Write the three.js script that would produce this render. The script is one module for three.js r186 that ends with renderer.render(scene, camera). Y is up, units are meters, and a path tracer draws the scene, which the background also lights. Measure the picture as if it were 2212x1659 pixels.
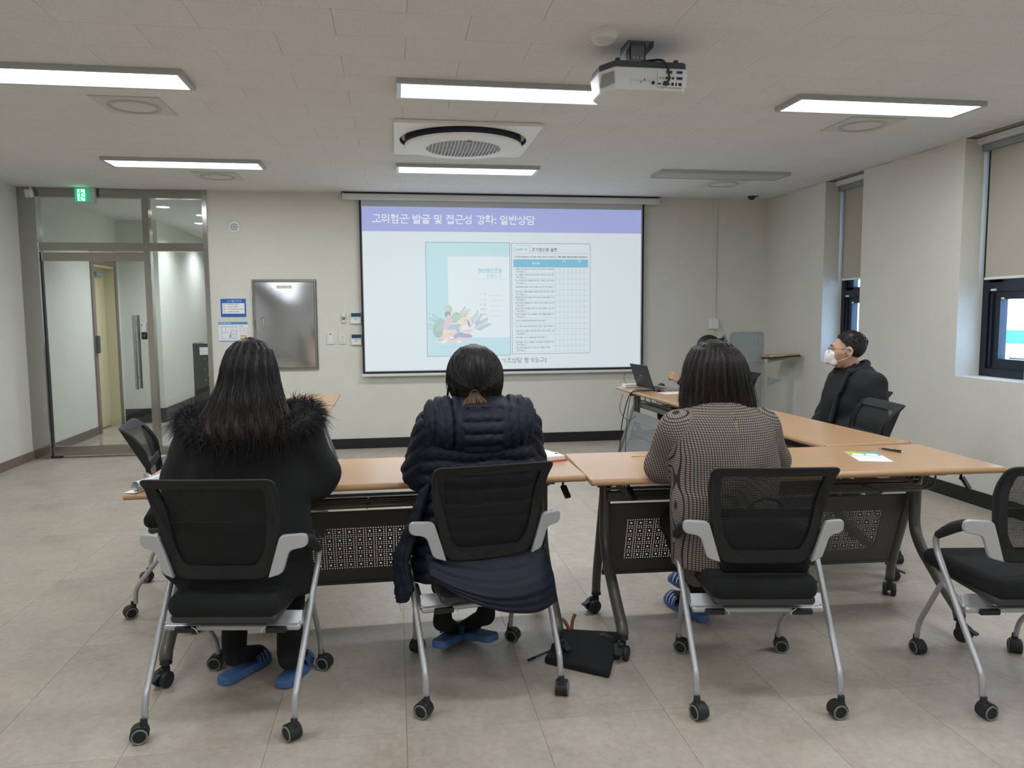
import * as THREE from 'three';
import { mergeGeometries, mergeVertices } from 'three/addons/utils/BufferGeometryUtils.js';
import { RoundedBoxGeometry } from 'three/addons/geometries/RoundedBoxGeometry.js';
import { RectAreaLightUniformsLib } from 'three/addons/lights/RectAreaLightUniformsLib.js';

// ---------------------------------------------------------------- camera, sky, sun, exposure
const scene = new THREE.Scene();
const camera = new THREE.PerspectiveCamera(2 * Math.atan(1659 / 2 / 1632) * 180 / Math.PI, 2212 / 1659, 0.05, 200);
camera.rotation.order = 'YXZ';
camera.position.set(0, 1.47, 0);
camera.rotation.set(-0.09183, -0.15222, -0.00689);
scene.background = new THREE.Color().setRGB(5.2, 7.8, 12.5);
const sun = new THREE.DirectionalLight(new THREE.Color().setRGB(1, 0.96, 0.9), 5);
sun.position.set(-14, 20, 6);
sun.castShadow = true;
Object.assign(sun.shadow.camera, { left: -30, right: 30, top: 30, bottom: -30, near: 0.5, far: 90 });
scene.add(sun);
RectAreaLightUniformsLib.init();
const renderer = new THREE.WebGLRenderer({ antialias: true });
renderer.toneMapping = THREE.LinearToneMapping;
renderer.toneMappingExposure = 1.0;
renderer.shadowMap.enabled = true;
const PANEL_LIGHT = 20.5;      // what each lit ceiling panel sends down
const PANEL_GLOW = 3.2;       // what the eye sees of it

// ---------------------------------------------------------------- helpers
let seed = 12345;
const rnd = (a = 1, b) => { seed = (seed * 1664525 + 1013904223) >>> 0; const r = seed / 4294967296; return b === undefined ? r * a : a + r * (b - a); };
const V = (x, y, z) => new THREE.Vector3(x, y, z);
const PI = Math.PI, clamp = (x, a, b) => Math.min(b, Math.max(a, x)), mix = (a, b, t) => a + (b - a) * t;
const sstep = (a, b, x) => { const t = clamp((x - a) / (b - a), 0, 1); return t * t * (3 - 2 * t); };
const taken = {};
const numbered = (n) => { const k = taken[n] = (taken[n] ?? -1) + 1; return k ? n + '_' + String(k).padStart(3, '0') : n; };
function tag(o, label, category, group, kind) {
  if (label) o.userData.label = label;
  if (category) o.userData.category = category;
  if (group) o.userData.group = group;
  if (kind) o.userData.kind = kind;
  return o;
}
function thing(name, label, category, pos = [0, 0, 0], turn = 0, group) {
  const o = new THREE.Group(); o.name = numbered(name); o.position.set(...pos); o.rotation.y = turn; scene.add(o);
  return tag(o, label, category, group);
}
function clean(g) {
  g = g.index ? g.toNonIndexed() : g;
  for (const k of Object.keys(g.attributes)) if (!['position', 'normal', 'uv', 'color'].includes(k)) g.deleteAttribute(k);
  if (!g.attributes.normal) g.computeVertexNormals();
  if (!g.attributes.uv) g.setAttribute('uv', new THREE.BufferAttribute(new Float32Array(g.attributes.position.count * 2), 2));
  g.morphAttributes = {};
  return g;
}
function join(list) {
  list = [].concat(list);
  if (list.length === 1) return list[0];
  list = list.map(clean);
  const col = list.some((g) => g.attributes.color);
  if (col) for (const g of list) if (!g.attributes.color) g.setAttribute('color', new THREE.BufferAttribute(new Float32Array(g.attributes.position.count * 3).fill(1), 3));
  return mergeGeometries(list);
}
function part(parent, name, geos, m, label) {
  const o = new THREE.Mesh(join(geos), m); o.name = parent === scene ? numbered(name) : name; parent.add(o);
  if (label) o.userData.label = label;
  return o;
}
function struct(name, geos, m, parent = scene) { const o = part(parent, name, geos, m); o.userData.kind = 'structure'; return o; }
const at = (g, x = 0, y = 0, z = 0, rx = 0, ry = 0, rz = 0) => { g.applyMatrix4(new THREE.Matrix4().makeRotationFromEuler(new THREE.Euler(rx, ry, rz, 'YXZ'))); g.translate(x, y, z); return g; };
const box = (w, h, d, x, y, z, rx, ry, rz) => at(new THREE.BoxGeometry(w, h, d), x, y, z, rx, ry, rz);
const span = (x0, x1, y0, y1, z0, z1) => box(Math.abs(x1 - x0), Math.abs(y1 - y0), Math.abs(z1 - z0), (x0 + x1) / 2, (y0 + y1) / 2, (z0 + z1) / 2);
const rbox = (w, h, d, r, x, y, z, rx, ry, rz, s = 2) => at(new RoundedBoxGeometry(w, h, d, s, Math.min(r, w / 2.01, h / 2.01, d / 2.01)), x, y, z, rx, ry, rz);
const cyl = (r0, r1, h, x, y, z, rx, ry, rz, n = 24) => at(new THREE.CylinderGeometry(r0, r1, h, n), x, y, z, rx, ry, rz);
const ball = (r, x, y, z, sx = 1, sy = 1, sz = 1, n = 20) => { const g = new THREE.SphereGeometry(r, n, Math.ceil(n * 0.7)); g.scale(sx, sy, sz); g.translate(x, y, z); return g; };
const pts = (list) => list.map((p) => V(...p));
// a tube through points whose corners are rounded with radius b
function bent(list, r, b = 0.04, rad = 12) {
  const P = pts(list), path = new THREE.CurvePath();
  let a = P[0].clone();
  for (let i = 1; i < P.length - 1; i++) {
    const u = P[i - 1].clone().sub(P[i]), v = P[i + 1].clone().sub(P[i]), k = Math.min(b, u.length() * 0.48, v.length() * 0.48);
    const p0 = P[i].clone().addScaledVector(u.normalize(), k), p1 = P[i].clone().addScaledVector(v.normalize(), k);
    path.add(new THREE.LineCurve3(a, p0)); path.add(new THREE.QuadraticBezierCurve3(p0, P[i].clone(), p1)); a = p1;
  }
  path.add(new THREE.LineCurve3(a, P[P.length - 1]));
  const out = [];
  for (const c of path.curves) { const n = c.isLineCurve3 ? 1 : 6; for (let i = out.length ? 1 : 0; i <= n; i++) out.push(c.getPoint(i / n)); }
  return sweep(out, r, rad);
}
// tube along given points (no resampling); r number or function of t
function sweep(P, r, rad = 8, cap = true) {
  const n = P.length, pos = [], idx = [], T = new THREE.Vector3(), N = new THREE.Vector3(), B = new THREE.Vector3();
  for (let i = 0; i < n; i++) {
    T.subVectors(P[Math.min(i + 1, n - 1)], P[Math.max(i - 1, 0)]).normalize();
    if (i === 0) { N.set(Math.abs(T.y) < 0.9 ? 0 : 1, Math.abs(T.y) < 0.9 ? 1 : 0, 0); }
    B.crossVectors(T, N).normalize(); N.crossVectors(B, T).normalize();
    const q = typeof r === 'function' ? r(i / (n - 1)) : r;
    for (let k = 0; k < rad; k++) { const c = Math.cos(k / rad * 2 * PI) * q, s = Math.sin(k / rad * 2 * PI) * q; pos.push(P[i].x + N.x * c + B.x * s, P[i].y + N.y * c + B.y * s, P[i].z + N.z * c + B.z * s); }
  }
  for (let i = 0; i < n - 1; i++) for (let k = 0; k < rad; k++) { const a = i * rad + k, b = i * rad + (k + 1) % rad, c = a + rad, d = b + rad; idx.push(a, b, c, b, d, c); }
  if (cap) { for (const [o, f] of [[0, 1], [n - 1, 0]]) { const c0 = pos.length / 3; pos.push(P[o].x, P[o].y, P[o].z); for (let k = 0; k < rad; k++) { const a = o * rad + k, b = o * rad + (k + 1) % rad; f ? idx.push(c0, b, a) : idx.push(c0, a, b); } } }
  const g = new THREE.BufferGeometry(); g.setAttribute('position', new THREE.Float32BufferAttribute(pos, 3)); g.setIndex(idx); g.computeVertexNormals();
  return clean(g);
}
const curve = (list, r, n = 24, rad = 7) => sweep(new THREE.CatmullRomCurve3(pts(list)).getPoints(n), r, rad);
const lathe = (prof, n = 32) => new THREE.LatheGeometry(prof.map(([x, y]) => new THREE.Vector2(x, y)), n);
function poly(list, depth, bevel = 0, holes = [], seg = 2) {
  const s = new THREE.Shape(list.map(([x, y]) => new THREE.Vector2(x, y)));
  for (const h of holes) s.holes.push(new THREE.Path(h.map(([x, y]) => new THREE.Vector2(x, y))));
  const g = new THREE.ExtrudeGeometry(s, { depth: depth - 2 * bevel, bevelEnabled: bevel > 0, bevelSize: bevel, bevelThickness: bevel, bevelSegments: seg, curveSegments: 8, bevelOffset: -bevel });
  g.translate(0, 0, -depth / 2 + bevel);
  return g;
}
// rounds the corners of a polygon
function rounded(list, r, n = 5) {
  const out = [], L = list.length;
  list.forEach((p, i) => {
    const a = list[(i + L - 1) % L], b = list[(i + 1) % L], rr = p[2] ?? r;
    const u = [a[0] - p[0], a[1] - p[1]], v = [b[0] - p[0], b[1] - p[1]], lu = Math.hypot(...u), lv = Math.hypot(...v), k = Math.min(rr, lu * 0.49, lv * 0.49);
    const p0 = [p[0] + u[0] / lu * k, p[1] + u[1] / lu * k], p1 = [p[0] + v[0] / lv * k, p[1] + v[1] / lv * k];
    for (let j = 0; j <= n; j++) { const t = j / n; out.push([(1 - t) ** 2 * p0[0] + 2 * t * (1 - t) * p[0] + t * t * p1[0], (1 - t) ** 2 * p0[1] + 2 * t * (1 - t) * p[1] + t * t * p1[1]]); }
  });
  return out;
}
// uv in metres, by the side a face looks to
function buv(g, ox = 0, oy = 0) {
  g = clean(g);
  const p = g.attributes.position, uv = new Float32Array(p.count * 2), a = V(), b = V(), c = V(), n = V();
  for (let i = 0; i < p.count; i += 3) {
    a.fromBufferAttribute(p, i); b.fromBufferAttribute(p, i + 1); c.fromBufferAttribute(p, i + 2);
    n.crossVectors(b.sub(a), c.sub(a)); const X = Math.abs(n.x), Y = Math.abs(n.y), Z = Math.abs(n.z);
    for (let k = 0; k < 3; k++) {
      const j = i + k, x = p.getX(j), y = p.getY(j), z = p.getZ(j);
      const [u, v] = Y >= X && Y >= Z ? [x, z] : X >= Z ? [z, y] : [x, y];
      uv[j * 2] = u + ox; uv[j * 2 + 1] = v + oy;
    }
  }
  g.setAttribute('uv', new THREE.BufferAttribute(uv, 2));
  return g;
}
// ---------------------------------------------------------------- textures
function noiseGrid(n, cells, sd) {           // tiling value noise
  const g = new Float32Array(cells * cells); let s = sd; for (let i = 0; i < g.length; i++) { s = (s * 1664525 + 1013904223) >>> 0; g[i] = s / 4294967296; }
  return (u, v, su = 1, sv = 1) => {
    const x = u * cells, y = v * cells, xi = Math.floor(x), yi = Math.floor(y), fx = x - xi, fy = y - yi, w = (t) => t * t * (3 - 2 * t), m = (k) => ((k % cells) + cells) % cells;
    const a = g[m(yi) * cells + m(xi)], b = g[m(yi) * cells + m(xi + 1)], c = g[m(yi + 1) * cells + m(xi)], d = g[m(yi + 1) * cells + m(xi + 1)];
    return mix(mix(a, b, w(fx)), mix(c, d, w(fx)), w(fy));
  };
}
function tex(n, fn, size, srgb = true, h = n) {  // fn(u,v) -> [r,g,b] 0..1 (sRGB values) ; size = metres per repeat
  const d = new Uint8Array(n * h * 4);
  for (let y = 0; y < h; y++) for (let x = 0; x < n; x++) { const c = fn((x + 0.5) / n, (y + 0.5) / h); for (let k = 0; k < 3; k++) d[(y * n + x) * 4 + k] = clamp(Math.round((c[k] ?? c[0]) * 255), 0, 255); d[(y * n + x) * 4 + 3] = 255; }
  const t = new THREE.DataTexture(d, n, h); t.wrapS = t.wrapT = THREE.RepeatWrapping; t.magFilter = THREE.LinearFilter; t.minFilter = THREE.LinearMipmapLinearFilter;
  if (srgb) t.colorSpace = THREE.SRGBColorSpace;
  if (size) t.repeat.set(1 / size, 1 / size);
  t.needsUpdate = true;
  return t;
}
function canvas(w, h, draw) {
  const c = document.createElement('canvas'); c.width = w; c.height = h; draw(c.getContext('2d'), w, h);
  const t = new THREE.CanvasTexture(c); t.colorSpace = THREE.SRGBColorSpace; t.magFilter = THREE.LinearFilter; return t;
}
const n4 = noiseGrid(0, 4, 7), n8 = noiseGrid(0, 8, 1), n16 = noiseGrid(0, 16, 2), n32 = noiseGrid(0, 32, 3), n64 = noiseGrid(0, 64, 4), n128 = noiseGrid(0, 128, 5), n256 = noiseGrid(0, 256, 6);
const fbm = (u, v) => (n8(u, v) * 8 + n16(u, v) * 5 + n32(u, v) * 4 + n64(u, v) * 3 + n128(u, v) * 2 + n256(u, v) * 2) / 24;
const M = (c, roughness = 0.6, metalness = 0, more = {}) => new THREE.MeshPhysicalMaterial({ color: c, roughness, metalness, ...more });
const mapped = (map, roughness = 0.6, metalness = 0, more = {}) => new THREE.MeshPhysicalMaterial({ map, roughness, metalness, ...more });

const floorTex = tex(1024, (u, v) => {
  const a = fbm(u, v), b = fbm(v + 0.37, u * 0.6 + 0.11), s = n256(u, v) * 0.5 + n128(u, v) * 0.5;
  const k = 0.5 + (a - 0.5) * 0.85 + (s - 0.5) * 0.3, w = (b - 0.5) * 0.25, rust = sstep(0.56, 0.72, fbm(u + 0.21, v + 0.53)) * 0.35;
  return [mix(0.59, 0.765, k) + w * 0.1 - rust * 0.03, mix(0.555, 0.725, k) + w * 0.06 - rust * 0.06, mix(0.515, 0.675, k) - w * 0.03 - rust * 0.09];
}, 2.85);
const ceilTex = tex(1024, (u, v) => {
  let c = 0.862 + (n256(u, v) - 0.5) * 0.05 + (fbm(u, v) - 0.5) * 0.03;
  const f = n256(u * 0.5, v * 2), g = n128(v * 2, u);
  if (f > 0.955) c -= 0.16 * (f - 0.955) / 0.045; if (f > 0.8 && g > 0.93) c -= 0.2;
  return [c, c * 0.998, c * 0.995];
}, 1.2);
const plasterTex = tex(512, (u, v) => { const c = 0.845 + (fbm(u, v) - 0.5) * 0.03 + (n256(u, v) - 0.5) * 0.02; return [c, c * 0.995, c * 0.955]; }, 1.5);
const plasterBump = tex(512, (u, v) => [n256(u, v) * 0.6 + n128(u, v) * 0.4], 0.5, false);
const woodTex = tex(1024, (u, v) => {
  const g = n256(u * 0.06, v) * 0.35 + n128(u * 0.12, v) * 0.35 + n32(u * 0.25, v) * 0.3, p = n256(u * 0.5, v) > 0.9 ? 0.04 : 0;
  const k = (g - 0.5) * 0.5 + 0.5;
  return [mix(0.70, 0.79, k) - p, mix(0.555, 0.635, k) - p, mix(0.41, 0.48, k) - p];
}, 1.2);
const weaveBump = tex(256, (u, v) => [0.5 + 0.5 * Math.sin(u * 2 * PI * 32) * Math.sin(v * 2 * PI * 32)], 0.06, false);
const steelRough = tex(512, (u, v) => [0.5 + (n256(u * 0.02, v) - 0.5) * 0.5], 0.5, false);

const mat = {
  floor: mapped(floorTex, 0.42), floorGap: M(0x6a6258, 0.9),
  ceiling: mapped(ceilTex, 0.95), ceilGap: M(0x8d8a84, 0.95),
  wall: mapped(plasterTex, 0.85, 0, { bumpMap: plasterBump, bumpScale: 0.0006 }),
  blackBase: M(0x16181b, 0.45), brownBase: M(0x7a6a62, 0.5),
  steel: M(0xa9a6a1, 0.3, 1, { roughnessMap: steelRough }), steelSmooth: M(0xb4b3b1, 0.16, 1), chrome: M(0xd0d0d0, 0.12, 1),
  glass: new THREE.MeshPhysicalMaterial({ color: 0xf3f8f8, transmission: 1, roughness: 0, thickness: 0, ior: 1.5 }),
  wood: mapped(woodTex, 0.32, 0, { clearcoat: 0.25, clearcoatRoughness: 0.2 }), woodEdge: M(0xb08a64, 0.35),
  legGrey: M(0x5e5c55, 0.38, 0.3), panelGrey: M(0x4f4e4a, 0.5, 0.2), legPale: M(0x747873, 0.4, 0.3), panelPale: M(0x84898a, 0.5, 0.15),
  silver: M(0xb4b5b8, 0.34, 0.5), silverPlastic: M(0xb9bbbf, 0.36, 0.3),
  black: M(0x17181a, 0.5), blackSoft: M(0x1b1c1e, 0.75), rubber: M(0x202224, 0.6), greyRing: M(0x6f7370, 0.6), fabric: M(0x101215, 0.95, 0, { bumpMap: weaveBump, bumpScale: 0.0004 }),
  white: M(0xe6e6e4, 0.45), whitePlastic: M(0xdadbda, 0.4), paper: M(0xf0f0ee, 0.8), grey: M(0x8e9092, 0.5), dark: M(0x2a2c30, 0.5),
  alu: M(0xb9bbbc, 0.4, 0.6), navyFrame: M(0x1e2632, 0.4, 0.2), blind: M(0xb3afa2, 0.9),
};
// ---------------------------------------------------------------- hangul drawn stroke by stroke (no font holds it)
const CHO = 'ㄱㄲㄴㄷㄸㄹㅁㅂㅃㅅㅆㅇㅈㅉㅊㅋㅌㅍㅎ', JUNG = 'ㅏㅐㅑㅒㅓㅔㅕㅖㅗㅘㅙㅚㅛㅜㅝㅞㅟㅠㅡㅢㅣ', JONG = ' ㄱㄲㄳㄴㄵㄶㄷㄹㄺㄻㄼㄽㄾㄿㅀㅁㅂㅄㅅㅆㅇㅈㅊㅋㅌㅍㅎ';
const JAMO = {
  ㄱ: [[0, .08, 1, .08, .92, 1]], ㄴ: [[.02, 0, .02, .94, 1, .94]], ㄷ: [[1, .06, .04, .06, .04, .94, 1, .94]], ㄹ: [[0, .04, .97, .04, .97, .5, .03, .5, .03, .96, 1, .96]],
  ㅁ: [[.04, .06, .96, .06, .96, .94, .04, .94, .04, .06]], ㅂ: [[.05, 0, .05, .95, .95, .95, .95, 0], [.05, .48, .95, .48]], ㅅ: [[.5, 0, .45, .5, 0, 1], [.5, .35, 1, 1]],
  ㅇ: ['o', .5, .5, .48], ㅈ: [[0, .06, 1, .06], [.52, .06, .45, .55, 0, 1], [.52, .45, 1, 1]], ㅊ: [[.3, -.06, .7, -.06], [0, .22, 1, .22], [.52, .22, .45, .62, 0, 1], [.52, .55, 1, 1]],
  ㅋ: [[0, .08, 1, .08, .92, 1], [.05, .5, .95, .5]], ㅌ: [[1, .04, .04, .04, .04, .96, 1, .96], [.04, .5, .95, .5]], ㅍ: [[0, .05, 1, .05], [0, .95, 1, .95], [.3, .05, .3, .95], [.7, .05, .7, .95]],
  ㅎ: [[.3, -.04, .7, -.04], [0, .2, 1, .2], ['o', .5, .68, .32]],
};
function jamo(x, k, X, Y, W, H) {
  if (k === 'ㅆ') { jamo(x, 'ㅅ', X, Y, W * .48, H); return jamo(x, 'ㅅ', X + W * .52, Y, W * .48, H); }
  let s = JAMO[k]; if (!s) return; if (s[0] === 'o') s = [s];
  for (const q of s) {
    x.beginPath();
    if (q[0] === 'o') x.ellipse(X + q[1] * W, Y + q[2] * H, q[3] * W, q[3] * H, 0, 0, 2 * PI);
    else for (let i = 0; i < q.length; i += 2) x[i ? 'lineTo' : 'moveTo'](X + q[i] * W, Y + q[i + 1] * H);
    x.stroke();
  }
}
const ln = (x, a, b, c, d) => { x.beginPath(); x.moveTo(a, b); x.lineTo(c, d); x.stroke(); };
function syllable(x, ch, X, Y, S) {
  const c = ch.charCodeAt(0) - 0xac00, cho = CHO[Math.floor(c / 588)], jung = JUNG[Math.floor((c % 588) / 28)], jong = JONG[c % 28], f = jong !== ' ';
  const vert = 'ㅏㅐㅑㅓㅔㅕㅣ'.includes(jung), horz = 'ㅗㅛㅜㅠㅡ'.includes(jung), h = f ? 0.56 : 0.92;
  const L = (a, b, c2, d) => ln(x, X + a * S, Y + b * S, X + c2 * S, Y + d * S);
  const top = 0.06;
  if (vert) {
    jamo(x, cho, X + .06 * S, Y + (top + (f ? .02 : .14)) * S, .46 * S, (f ? .40 : .56) * S);
    const v0 = 0.02, v1 = f ? .56 : .98, m = (v0 + v1) / 2;
    const bar = 'ㅐㅔ'.includes(jung) ? .86 : .76;
    L(bar, v0, bar, v1);
    if (jung === 'ㅏ') L(bar, m, .96, m); if (jung === 'ㅑ') { L(bar, m - .1, .96, m - .1); L(bar, m + .1, .96, m + .1); }
    if (jung === 'ㅓ') L(bar, m, .58, m); if (jung === 'ㅕ') { L(bar, m - .09, .58, m - .09); L(bar, m + .09, .58, m + .09); }
    if (jung === 'ㅐ') { L(.68, v0 + .03, .68, v1 - .03); L(.68, m, bar, m); } if (jung === 'ㅔ') { L(.7, v0 + .03, .7, v1 - .03); L(.7, m, .56, m); }
  } else if (horz) {
    jamo(x, cho, X + .22 * S, Y + top * S, .56 * S, (f ? .24 : .42) * S);
    const y = f ? ('ㅜㅠ'.includes(jung) ? .44 : .52) : ('ㅜㅠ'.includes(jung) ? .66 : .84);
    L(.03, y, .97, y);
    if (jung === 'ㅗ') L(.5, y, .5, y - (f ? .14 : .26)); if (jung === 'ㅛ') { L(.36, y, .36, y - .2); L(.64, y, .64, y - .2); }
    if (jung === 'ㅜ') L(.5, y, .5, y + (f ? .15 : .3)); if (jung === 'ㅠ') { L(.36, y, .36, y + .2); L(.64, y, .64, y + .2); }
  } else {
    jamo(x, cho, X + .08 * S, Y + top * S, .44 * S, (f ? .25 : .36) * S);
    const y = f ? .48 : .66; L(.02, y, .62, y); if ('ㅘㅙㅚ'.includes(jung)) L(.3, y, .3, y - .16); if ('ㅝㅞㅟ'.includes(jung)) L(.3, y, .3, y + .18);
    const v1 = f ? .56 : .98; L(.78, .02, .78, v1); if (jung === 'ㅘ') L(.78, v1 * .5, .96, v1 * .5); if (jung === 'ㅝ') L(.78, v1 * .62, .64, v1 * .62);
  }
  if (f) jamo(x, jong, X + .2 * S, Y + .66 * S, .6 * S, .32 * S);
}
function hangul(x, text, X, Y, S, w, color, gap = 0.06) {
  x.strokeStyle = x.fillStyle = color; x.lineWidth = w; x.lineCap = 'round'; x.lineJoin = 'round';
  for (const ch of text) {
    const c = ch.charCodeAt(0);
    if (ch === ' ') X += S * .36;
    else if (c >= 0xac00) { syllable(x, ch, X, Y, S); X += S * (1 + gap); }
    else { x.font = `${w > S * .09 ? 'bold ' : ''}${S * 1.05}px sans-serif`; x.fillText(ch, X, Y + S * .9); X += x.measureText(ch).width + S * gap; }
  }
  return X;
}
function fitted(x, text, X, Y, S, w, color, W) { // squeezed or stretched to the width W
  x.save(); x.translate(-9999, 0); const q = hangul(x, text, 0, Y, S, w, color, 0); x.restore();
  x.save(); x.translate(X, 0); x.scale(W / q, 1); hangul(x, text, 0, Y, S, w, color, 0); x.restore();
}

// ---------------------------------------------------------------- the room
const H = 2.785, D = 8.45, XL = -3.75, XR = 4.34, ZB = 2.4, DOOR_R = -1.93;
{ // floor: vinyl tiles on a screed
  const fl = struct('floor', span(XL - 0.2, XR + 0.35, -0.15, -0.004, -D - 0.1, ZB + 0.2), mat.floorGap);
  const TX = 0.475, TZ = 0.95, x0 = 0.01, z0 = -2.58, vars = [];
  for (let k = 0; k < 8; k++) vars.push(buv(span(0.0006, TX - 0.0006, -0.004, 0, 0.0004, TZ - 0.0004), rnd(2.85), rnd(2.85)));
  for (let i = -8; i <= 9; i++) for (let j = -7; j <= 5; j++) {
    const x = x0 + i * TX, z = z0 + j * TZ, a = Math.max(x, XL), b = Math.min(x + TX, XR), c = Math.max(z, -D), d = Math.min(z + TZ, ZB);
    if (b - a < 0.01 || d - c < 0.01) continue;
    const full = b - a > TX - 1e-6 && d - c > TZ - 1e-6;
    const t = part(fl, 'floor_tile', full ? vars[(i * 5 + j * 3 + 88) % 8] : buv(span(0.0006, b - a - 0.0006, -0.004, 0, 0.0006, d - c - 0.0006), rnd(2), rnd(2)), mat.floor);
    t.position.set(a, 0, c);
  }
}
{ // ceiling: staggered mineral fibre tiles
  const ce = struct('ceiling', span(XL - 0.2, XR + 0.35, H + 0.006, H + 0.2, -D - 0.1, ZB + 0.2), mat.ceilGap);
  const TX = 0.608, TZ = 0.3025, vars = [], rest = [];
  for (let k = 0; k < 6; k++) vars.push(buv(span(0.0008, TX - 0.0008, 0, 0.006, 0.0008, TZ - 0.0008), rnd(1.2), rnd(1.2)));
  for (let j = -14; j <= 22; j++) for (let i = -8; i <= 8; i++) {
    const z = -4.37 + j * TZ, x = (j & 1 ? 0.077 : -0.247) + i * TX, a = Math.max(x, XL), b = Math.min(x + TX, XR), c = Math.max(z, -D), d = Math.min(z + TZ, ZB);
    if (b - a < 0.02 || d - c < 0.02) continue;
    const full = b - a > TX - 1e-6 && d - c > TZ - 1e-6, g = full ? vars[((i + 20) * 7 + (j + 20) * 5) % 6] : buv(span(0.0008, b - a - 0.0008, 0, 0.006, 0.0008, d - c - 0.0008), rnd(1), rnd(1));
    if (z > -3.35) { rest.push(g.clone().translate(a, H, c)); continue; }
    part(ce, 'ceiling_tile', g, mat.ceiling).position.set(a, H, c);
  }
  const s = part(ce, 'ceiling_tiles', rest, mat.ceiling); s.userData.kind = 'stuff';
}
struct('wall_back', [buv(span(DOOR_R, XR + 0.32, 0, H, -D - 0.18, -D))], mat.wall);
struct('wall_left', [buv(span(XL - 0.18, XL, 0, H, -D - 0.12, ZB))], mat.wall);
struct('wall_front', [buv(span(XL - 0.18, XR + 0.32, 0, H, ZB, ZB + 0.18))], mat.wall);
struct('baseboard_back', [span(DOOR_R, XR, 0, 0.112, -D, -D + 0.012)], mat.blackBase);
struct('baseboard_left', [span(XL, XL + 0.012, 0, 0.09, -D, ZB)], mat.brownBase);
struct('baseboard_right', [span(XR - 0.012, XR, 0, 0.112, -D, ZB)], mat.blackBase);
struct('baseboard_front', [span(XL, XR, 0, 0.112, ZB - 0.012, ZB)], mat.blackBase);

// the window wall: deep niches between piers
const WIN = [[-7.23, -6.6], [-5.325, -4.665], [-3.42, -2.76], [-1.51, -0.85], [0.4, 1.06]], SILL = 0.965, XO = 4.66;
{
  const g = [span(XR, XO, 0, SILL, -D, ZB)];
  let z = -D; for (const [a, b] of WIN) { g.push(span(XR, XO, SILL, H, z, a)); z = b; } g.push(span(XR, XO, SILL, H, z, ZB));
  struct('wall_right', g.map((q) => buv(q)), mat.wall);
}
const blindCord = M(0xd8d8d4, 0.6);
WIN.forEach(([a, b], k) => {
  const w = new THREE.Group(); w.name = 'window_' + (k + 1); w.userData.kind = 'structure'; w.position.set(4.55, SILL, (a + b) / 2); scene.add(w);
  const W = b - a, HH = H - SILL, f = 0.06, t = 1.655 - SILL, T = 0.07;      // transom
  const fr = (x0, x1, y0, y1, z0, z1) => span(x0, x1, y0, y1, z0, z1);
  part(w, 'frame', [fr(0, 0.1, 0, HH, -W / 2, -W / 2 + f), fr(0, 0.1, 0, HH, W / 2 - f, W / 2), fr(0, 0.1, 0, f, -W / 2 + f, W / 2 - f), fr(0, 0.1, HH - f, HH, -W / 2 + f, W / 2 - f), fr(0, 0.1, t - T / 2, t + T / 2, -W / 2 + f, W / 2 - f)], mat.navyFrame);
  const s = 0.1, y0 = f, y1 = t - T / 2, z0 = -W / 2 + f, z1 = W / 2 - f;     // opening sash
  const sash = part(w, 'sash', [fr(0.02, 0.085, y0, y1, z0, z0 + s), fr(0.02, 0.085, y0, y1, z1 - s, z1), fr(0.02, 0.085, y0, y0 + s * 0.8, z0 + s, z1 - s), fr(0.02, 0.085, y1 - s * 0.6, y1, z0 + s, z1 - s),
    fr(0.005, 0.02, y0 + 0.015, y1 - 0.015, z0 + 0.02, z0 + 0.04), fr(0.005, 0.02, y0 + 0.015, y1 - 0.015, z1 - 0.04, z1 - 0.02)], mat.navyFrame);
  part(sash, 'pane', [span(0.05, 0.0505, y0 + s * 0.8, y1 - s * 0.6, z0 + s, z1 - s)], mat.glass);
  part(w, 'upper_bead', [fr(0.03, 0.08, t + T / 2, t + T / 2 + 0.03, z0, z1), fr(0.03, 0.08, t + T / 2, HH - f, z0, z0 + s), fr(0.03, 0.08, t + T / 2, HH - f, z1 - s, z1)], mat.navyFrame);
  part(w, 'pane', [span(0.055, 0.0555, t + T / 2 + 0.03, HH - f, z0 + s, z1 - s)], mat.glass);
  part(w, 'latch', [rbox(0.016, 0.016, 0.045, 0.003, -0.008, t - T / 2 + 0.012, z0 + 0.06), rbox(0.014, 0.014, 0.02, 0.003, -0.007, y1 - s * 0.6 + 0.006, z0 + s + 0.05)], mat.whitePlastic);
  part(w, 'stay_arm', [box(0.008, 0.012, 0.14, 0.012, y0 + s * 0.8 + 0.012, 0.02)], mat.alu);
  struct('trim_' + (k + 1), [span(4.44, XO, H - 0.045, H, a, b)], mat.white);
  const where = ['behind the man with the mask', 'beside the bright window at the end of the tables', 'over the windows behind the seated people', 'on a window at the rear of the room', 'on the last window at the rear of the room'][k];
  const bl = thing('roller_blind', 'cream roller blind pulled half down ' + where, 'blind', [4.505, H - 0.045, (a + b) / 2], 0, 'roller blinds in the window niches');
  part(bl, 'head_rail', [rbox(0.055, 0.05, W - 0.02, 0.008, 0, -0.025, 0)], mat.grey);
  const drop = k === 0 ? 0.905 : 0.985;
  part(bl, 'fabric', [buv(box(0.0015, drop, W - 0.075, 0.02, -drop / 2 - 0.03, 0.01))], mat.blind);
  part(bl, 'bottom_bar', [rbox(0.014, 0.02, W - 0.06, 0.006, 0.02, -drop - 0.035, 0.01)], mat.white);
});
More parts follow.
